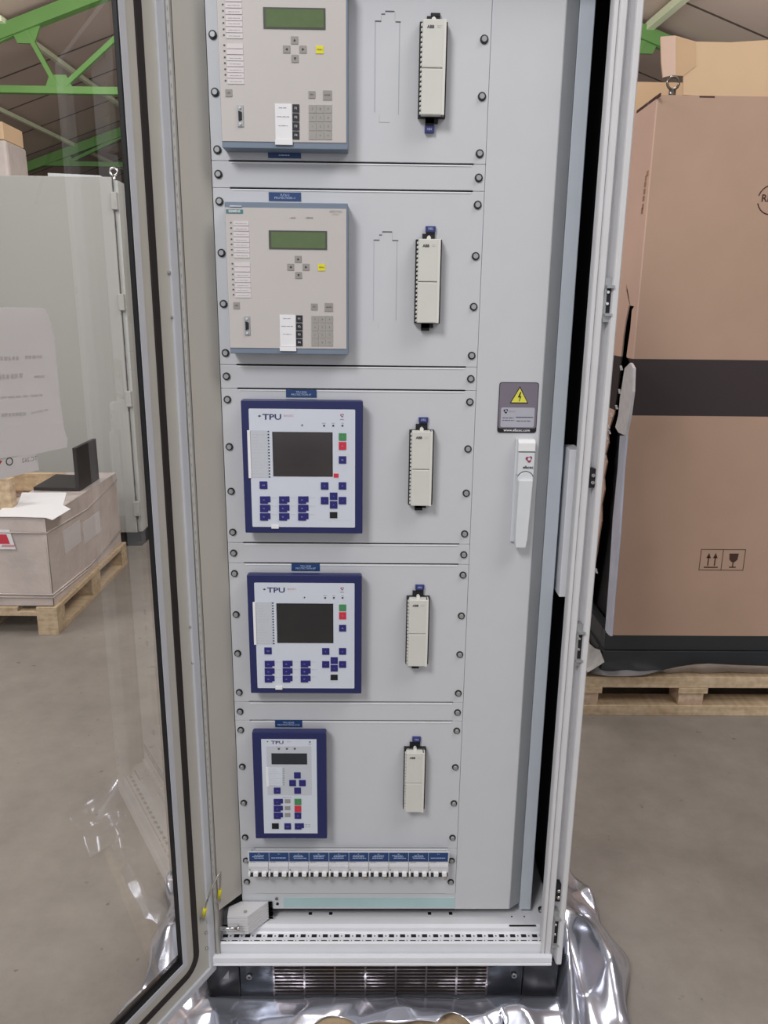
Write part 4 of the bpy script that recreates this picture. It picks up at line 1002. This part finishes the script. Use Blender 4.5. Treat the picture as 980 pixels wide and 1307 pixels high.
# printed marks
pm = MB(); Yp = CYF-.0008
x0, x1, z0, z1 = RC(893, 701, 950, 728, CYF); l = .0022
xm = (x0+x1)/2
for a in ((x0, x1, z0, z0+l), (x0, x1, z1-l, z1), (x0, x0+l, z0, z1), (x1-l, x1, z0, z1), (xm-l/2, xm+l/2, z0, z1)): pm.box(a[0], a[1], Yp, CYF, a[2], a[3])
Hh = z1-z0
for k in (.38, .68):
    xx = x0+(xm-x0)*k; pm.box(xx-.0022, xx+.0022, Yp, CYF, z0+Hh*.22, z1-Hh*.35); pm.exz([(xx-.009, z1-Hh*.42), (xx+.009, z1-Hh*.42), (xx, z1-Hh*.18)], Yp, CYF)
pm.box(x0+(xm-x0)*.22, x0+(xm-x0)*.84, Yp, CYF, z0+Hh*.12, z0+Hh*.17)
xx = (xm+x1)/2; pm.exz([(xx-.018, z1-Hh*.2), (xx+.018, z1-Hh*.2), (xx+.016, z1-Hh*.48), (xx+.006, z1-Hh*.60), (xx-.006, z1-Hh*.60), (xx-.016, z1-Hh*.48)], Yp, CYF)
pm.box(xx-.002, xx+.002, Yp, CYF, z0+Hh*.17, z1-Hh*.58); pm.box(xx-.013, xx+.013, Yp, CYF, z0+Hh*.13, z0+Hh*.18)
pm.build('handling_symbols', 'card_print', ca)
x0, x1, z0, z1 = RC(969, 242, 1000, 268, CYF); xc = (x0+x1)/2; text('RESY', xc, (z0+z1)/2+.004, Yp, .034, 'recycling_mark', 'card_print', ca, bold=.0006)
rm = MB()
for i in range(24):
    a0 = math.pi*2*i/24; a1 = a0+math.pi*2/24*.98
    if i % 12 in (0, 11): continue
    zc = (z0+z1)/2
    f = lambda a, r: (xc+r*math.cos(a), Yp, zc+r*math.sin(a)); g_ = lambda a, r: (xc+r*math.cos(a), CYF, zc+r*math.sin(a))
    rm.prism([f(a0, .05), f(a1, .05), f(a1, .046), f(a0, .046)], [g_(a0, .05), g_(a1, .05), g_(a1, .046), g_(a0, .046)])
rm.build('recycling_ring', 'card_print', ca)
# scuff marks on the side
sf = MB()
for u, v in ((826, 222), (824, 228), (823, 236), (822, 245), (821, 254), (820, 264), (819, 270)):
    p = PX(u, v, CXL-.0052); sf.box(p[0]-.0004, p[0]+.002, p[1]-.012, p[1]+.008, p[2]-.008, p[2]+.010)
sf.build('scuff', 'wood_dark', ca)
# foil between machine and pallet
ff = MB(); n = 40; Vv = []; Ff = []
edge_px = [(742, 852), (752, 858), (765, 860), (778, 862), (800, 862), (820, 861), (840, 856), (860, 851), (885, 847), (905, 846), (940, 848), (1010, 850), (1120, 852)]
for i in range(n+1):
    s = i/n*(len(edge_px)-1); k = min(int(s), len(edge_px)-2); f_ = s-k; u = edge_px[k][0]*(1-f_)+edge_px[k+1][0]*f_; v = edge_px[k][1]*(1-f_)+edge_px[k+1][1]*f_
    p = PY(u, v+1, PYF-.012); Vv += [tuple(p), (p[0], PYF+.03, .176+.004*math.sin(i)), (p[0], 1.40, .1745)]
for i in range(n):
    for j in range(2): a = i*3+j; Ff.append((a, a+3, a+4, a+1))
for t in [i/14 for i in range(15)]:
    pass
ff.add(Vv, Ff, True)
V2 = []; F2 = []
for i in range(16):
    y = 1.29+i*.07; V2 += [(.84+.012*math.sin(i*2.1), y, .176), (.88, y, .176+.014*(i % 2)), (.93, y, .20+.012*((i+1) % 2)), (.968, y, .24+.02*math.sin(i*1.7))]
for i in range(15):
    for j in range(3): a = i*4+j; F2.append((a, a+4, a+5, a+1))
ff.add(V2, F2, True)
G['foil_soft'] = mat('foil_soft', (205, 203, 206), .22, metal=.45, noise_amt=.1, scale=12, bump=.5, bscale=25)
f2o = ff.build('foil_sheet', 'foil_soft'); tag(f2o, 'silver foil lying on the pallet under the dark machine at right', 'foil')

# ------------------------------------------------------------------ left background: pallet with wrapped box
PL = thing('wooden_pallet', (-1.9, 2.6, 0), 'pale wooden pallet under the plastic wrapped box at left', 'pallet')
for x_ in (-2.30, -1.95, -1.60):
    box(x_, x_+.10, 2.06, 3.16, 0, .022).build('bottom_board', 'wood', PL, bevel=.001)
    for y_ in (2.06, 2.54, 3.06): box(x_+(.0), x_+.10, y_, y_+.10+.04*(y_ == 2.54), .022, .100).build('block', 'wood', PL, bevel=.002)
for y_ in (2.06, 2.54, 3.06): box(-2.30, -1.50, y_, y_+.10+.04*(y_ == 2.54), .100, .122).build('cross_board', 'wood', PL, bevel=.001)
for x_ in (-2.30, -2.12, -1.95, -1.79, -1.60): box(x_, x_+.10, 2.06, 3.16, .122, .144).build('deck_board', 'wood', PL, bevel=.001)
wbx = thing('wrapped_box', (-1.9, 2.6, .1445), 'cardboard box wrapped in clear plastic film on the left pallet', 'box')
bw_ = MB()
XA, XB_, YA, YB_, ZA, ZC = -2.28, -1.52, 2.08, 3.13, .1445, .592
for a in ((XB_-.012, XB_, YA, YB_), (XA, XA+.012, YA, YB_), (XA, XB_, YA, YA+.012), (XA, XB_, YB_-.012, YB_)): bw_.box(*a, ZA, ZC)
bw_.build('walls', 'wrap', wbx, bevel=.004)
box(XA+.01, XB_-.01, YA+.01, YB_-.01, ZA+.0, ZA+.30).build('contents', 'carton_plain', wbx)
box(XB_-.30, XB_+.001, YA+.341, YB_+.001, ZC-.0005, ZC+.0025).build('top_flap', 'wrap', wbx)
box(XA, XB_+.001, YA-.001, YA+.34, ZC-.0005, ZC+.003).build('top_flap', 'wrap', wbx)
box(XA+.02, XB_-.29, YB_-.06, YB_-.013, ZC-.10, ZC+.004).build('wooden_rim', 'wood', wbx)
fb = MB()
for z in (.19, .205, .52): 
    fb.tube([(XB_+.002, YA-.002, z), (XB_+.003, (YA+YB_)/2, z-.02), (XB_+.002, YB_, z+.03)], .004, 6); fb.tube([(XA, YA-.002, z-.01), ((XA+XB_)/2, YA-.004, z+.004), (XB_+.002, YA-.002, z)], .004, 6)
fb.build('film_folds', 'wrap', wbx)
x0, x1, z0, z1 = RC(-14, 676, 19, 701, YA-.002)
lb = MB().exz([(x0, z0), (x1, z0), (x1-.02, z1), (x0, z1)], YA-.004, YA-.001).build('hazard_label', 'paper', wbx)
x0, x1, z0, z1 = RC(-14, 682, 12, 694, YA-.004); MB().exz([(x0, z0), (x1, z0), (x1-.012, z1), (x0, z1)], YA-.0055, YA-.0035).build('red_panel', 'label_red', lb)
hs = MB(); 
for i in range(7):
    p = PY(2+i*2.4, 698, YA-.004); hs.exz([(p[0], p[2]), (p[0]+.004, p[2]), (p[0]+.012, p[2]+.010), (p[0]+.008, p[2]+.010)], YA-.0055, YA-.0035)
hs.build('red_stripes', 'label_red', lb)
for uu, v0_, v1_ in ((92, 678, 716), (117, 664, 706)):
    p = PX(uu-12, (v0_+v1_)/2, XB_+.001); q = PX(uu+9, (v0_+v1_)/2-10, XB_+.001); box(XB_, XB_+.0015, p[1]+.02, q[1]+.03, p[2]-.05, p[2]+.07).build('document_pocket', 'film', wbx)
# post at the left of the box
x0 = PY(0, 630, YA+.18)[0]; box(x0-.10, PY(15.5, 630, YA+.18)[0], YA+.16, YA+.22, ZC+.003, PY(8, 612, YA+.16)[2]).build('wooden_batten', 'wood')
o = bpy.data.objects['wooden_batten']; tag(o, 'short pale wooden batten standing on the wrapped box at the left edge', 'batten')
def flat(name, px, z, label, cat, m, th_=.002, group=None):
    P_ = [PZ(u, v, z) for u, v in px]; mb = MB(); mb.prism([(p[0], p[1], z) for p in P_], [(p[0], p[1], z+th_) for p in P_]); return tag(mb.build(name, m), label, cat, group)
pz_ = ZC+.0035
f1_ = flat('paper_sheet', [(-8, 660), (0, 652), (8, 644), (80, 645), (90, 650), (67, 664), (58, 661), (20, 660)], pz_+.003, 'front white document sheet lying on the wrapped box', 'paper', 'paper', group='documents on the wrapped box')
f2_ = flat('paper_sheet', [(22, 646), (28, 629), (85, 629), (80, 647), (60, 648)], pz_, 'rear white document sheet lying on the wrapped box beside the laptop', 'paper', 'paper', group='documents on the wrapped box')
# laptop
lt = thing('laptop', tuple(PZ(70, 627, ZC+.004)), 'black laptop standing open on the wrapped box', 'laptop')
LB = [(43, 626), (97, 627), (122, 611), (72, 609)]
zz_ = ZC+.004
P_ = [PZ(u, v, zz_) for u, v in LB]; mb = MB(); mb.prism([(p[0], p[1], zz_) for p in P_], [(p[0], p[1], zz_+.018) for p in P_]); mb.build('keyboard_base', 'laptop', lt)
h0 = PZ(97, 627, zz_); h1 = PZ(122, 611, zz_); zt_l = PY(96, 572, h0[1])[2]
mb = MB(); mb.prism([(h0[0], h0[1], zz_), (h1[0], h1[1], zz_), (h1[0]+.0, h1[1], zt_l), (h0[0], h0[1], zt_l)], [(h0[0]+.022, h0[1], zz_), (h1[0]+.022, h1[1], zz_), (h1[0]+.022, h1[1], zt_l), (h0[0]+.022, h0[1], zt_l)]); mb.build('screen_lid', 'laptop', lt, bevel=.002)

# ------------------------------------------------------------------ far grey cabinet
fc = thing('grey_cabinet', (-2.3, 3.9, 0), 'tall closed grey cabinet in the left background behind the glass door', 'cabinet')
X0, X1 = -3.4, -1.505
box(X0, X1-.03, 3.50, 3.52, .105, 2.325).build('front_door', 'bgcab', fc, bevel=.004)
box(X0, X1+.0, 3.525, 4.20, .105, 2.31).build('body', 'bgcab_side', fc, bevel=.003)
box(X0+.01, X1-.015, 3.54, 4.18, 0, .105).build('plinth', 'plinth_bg', fc)
for z in (2.19, 1.60, 1.0, .27): 
    k = MB(); k.box(X1-.04, X1-.004, 3.49, 3.524, z-.05, z+.05); k.build('hinge', 'bgcab', fc, bevel=.004)
box(X1-.032, X1-.027, 3.512, 3.526, .11, 2.32).build('door_gap', 'ink', fc)
for z in (.88, .35):
    box(X1-.001, X1+.003, 3.70, 3.85, z-.09, z+.09).build('side_slot', 'ink_soft', fc)
q = PY(145, 219, 3.60); MB().torus((q[0], 3.60, q[2]), .022, .007, 'y').build('lifting_eye', 'bright_steel', fc); MB().cyl((q[0], 3.60, 2.30), (q[0], 3.60, q[2]-.02), .010, 12).build('eye_shank', 'bright_steel', fc)
a = PY(65, 222, 3.75); b = PY(135, 222, 3.75); 
MB().exz([(a[0], 2.311), (b[0]+.03, 2.311), (b[0]-.02, 2.362), (a[0], 2.372)], 3.7, 4.0).build('white_board', 'panel', None); tag(bpy.data.objects['white_board'], 'flat white board lying on top of the far grey cabinet', 'board')
a0 = PY(-30, 200, 3.8)[0]; a1 = PY(14, 200, 3.8)[0]; zt1 = PY(5, 180, 3.8)[2]; zt2 = PY(5, 157, 3.8)[2]; a2 = PY(8, 170, 3.8)[0]
wr = MB(); wr.box(a0, a1, 3.75, 4.05, 2.311, zt1); tag(wr.build('wrapped_bundle', 'wrap', bevel=.02), 'plastic wrapped bundle on the far grey cabinet at the left edge', 'bundle')
wr = MB(); wr.box(a0, a2, 3.76, 4.04, zt1+.001, zt2); tag(wr.build('cardboard_box', 'carton_in', bevel=.004), 'small cardboard box on top of the wrapped bundle at the upper left', 'box')

# ------------------------------------------------------------------ light
w = bpy.data.worlds.new('world'); SC.world = w; w.use_nodes = True
bg = w.node_tree.nodes['Background']; bg.inputs[0].default_value = (.93, .96, 1, 1); bg.inputs[1].default_value = .75
def area(loc, target, size, power, color=(1, 1, 1), sy=None):
    l = bpy.data.lights.new('lamp', 'AREA'); l.energy = power; l.size = size; l.color = color
    if sy: l.shape = 'RECTANGLE'; l.size_y = sy
    o = bpy.data.objects.new('lamp', l); COL.objects.link(o); o.location = loc
    o.rotation_euler = (Vector(target)-Vector(loc)).to_track_quat('-Z', 'Y').to_euler(); return o
area((-1.9, -3.8, 4.9), (0, 0, 1.3), 1.3, 150, (1, .99, .985))
area((2.5, -1.5, 5.0), (1.2, 1.5, .8), 2.0, 90, (1, .98, .96))
area((1.2, 2.6, 4.8), (-1.9, 2.8, .3), 1.6, 110, (1, .98, .95))
area((-3.6, .4, 4.4), (-1.0, 0.4, 1.2), 1.6, 110, (1, .98, .95))
area((2.6, 5, 3.4), (3.5, 8, 6), 3.0, 105, (1, .95, .92))
area((-2.6, 5, 3.2), (-4, 10, 6), 3.0, 215, (1, .95, .9))
SC.view_settings.view_transform = 'Standard'
SC.view_settings.look = 'None'
SC.view_settings.exposure = 0
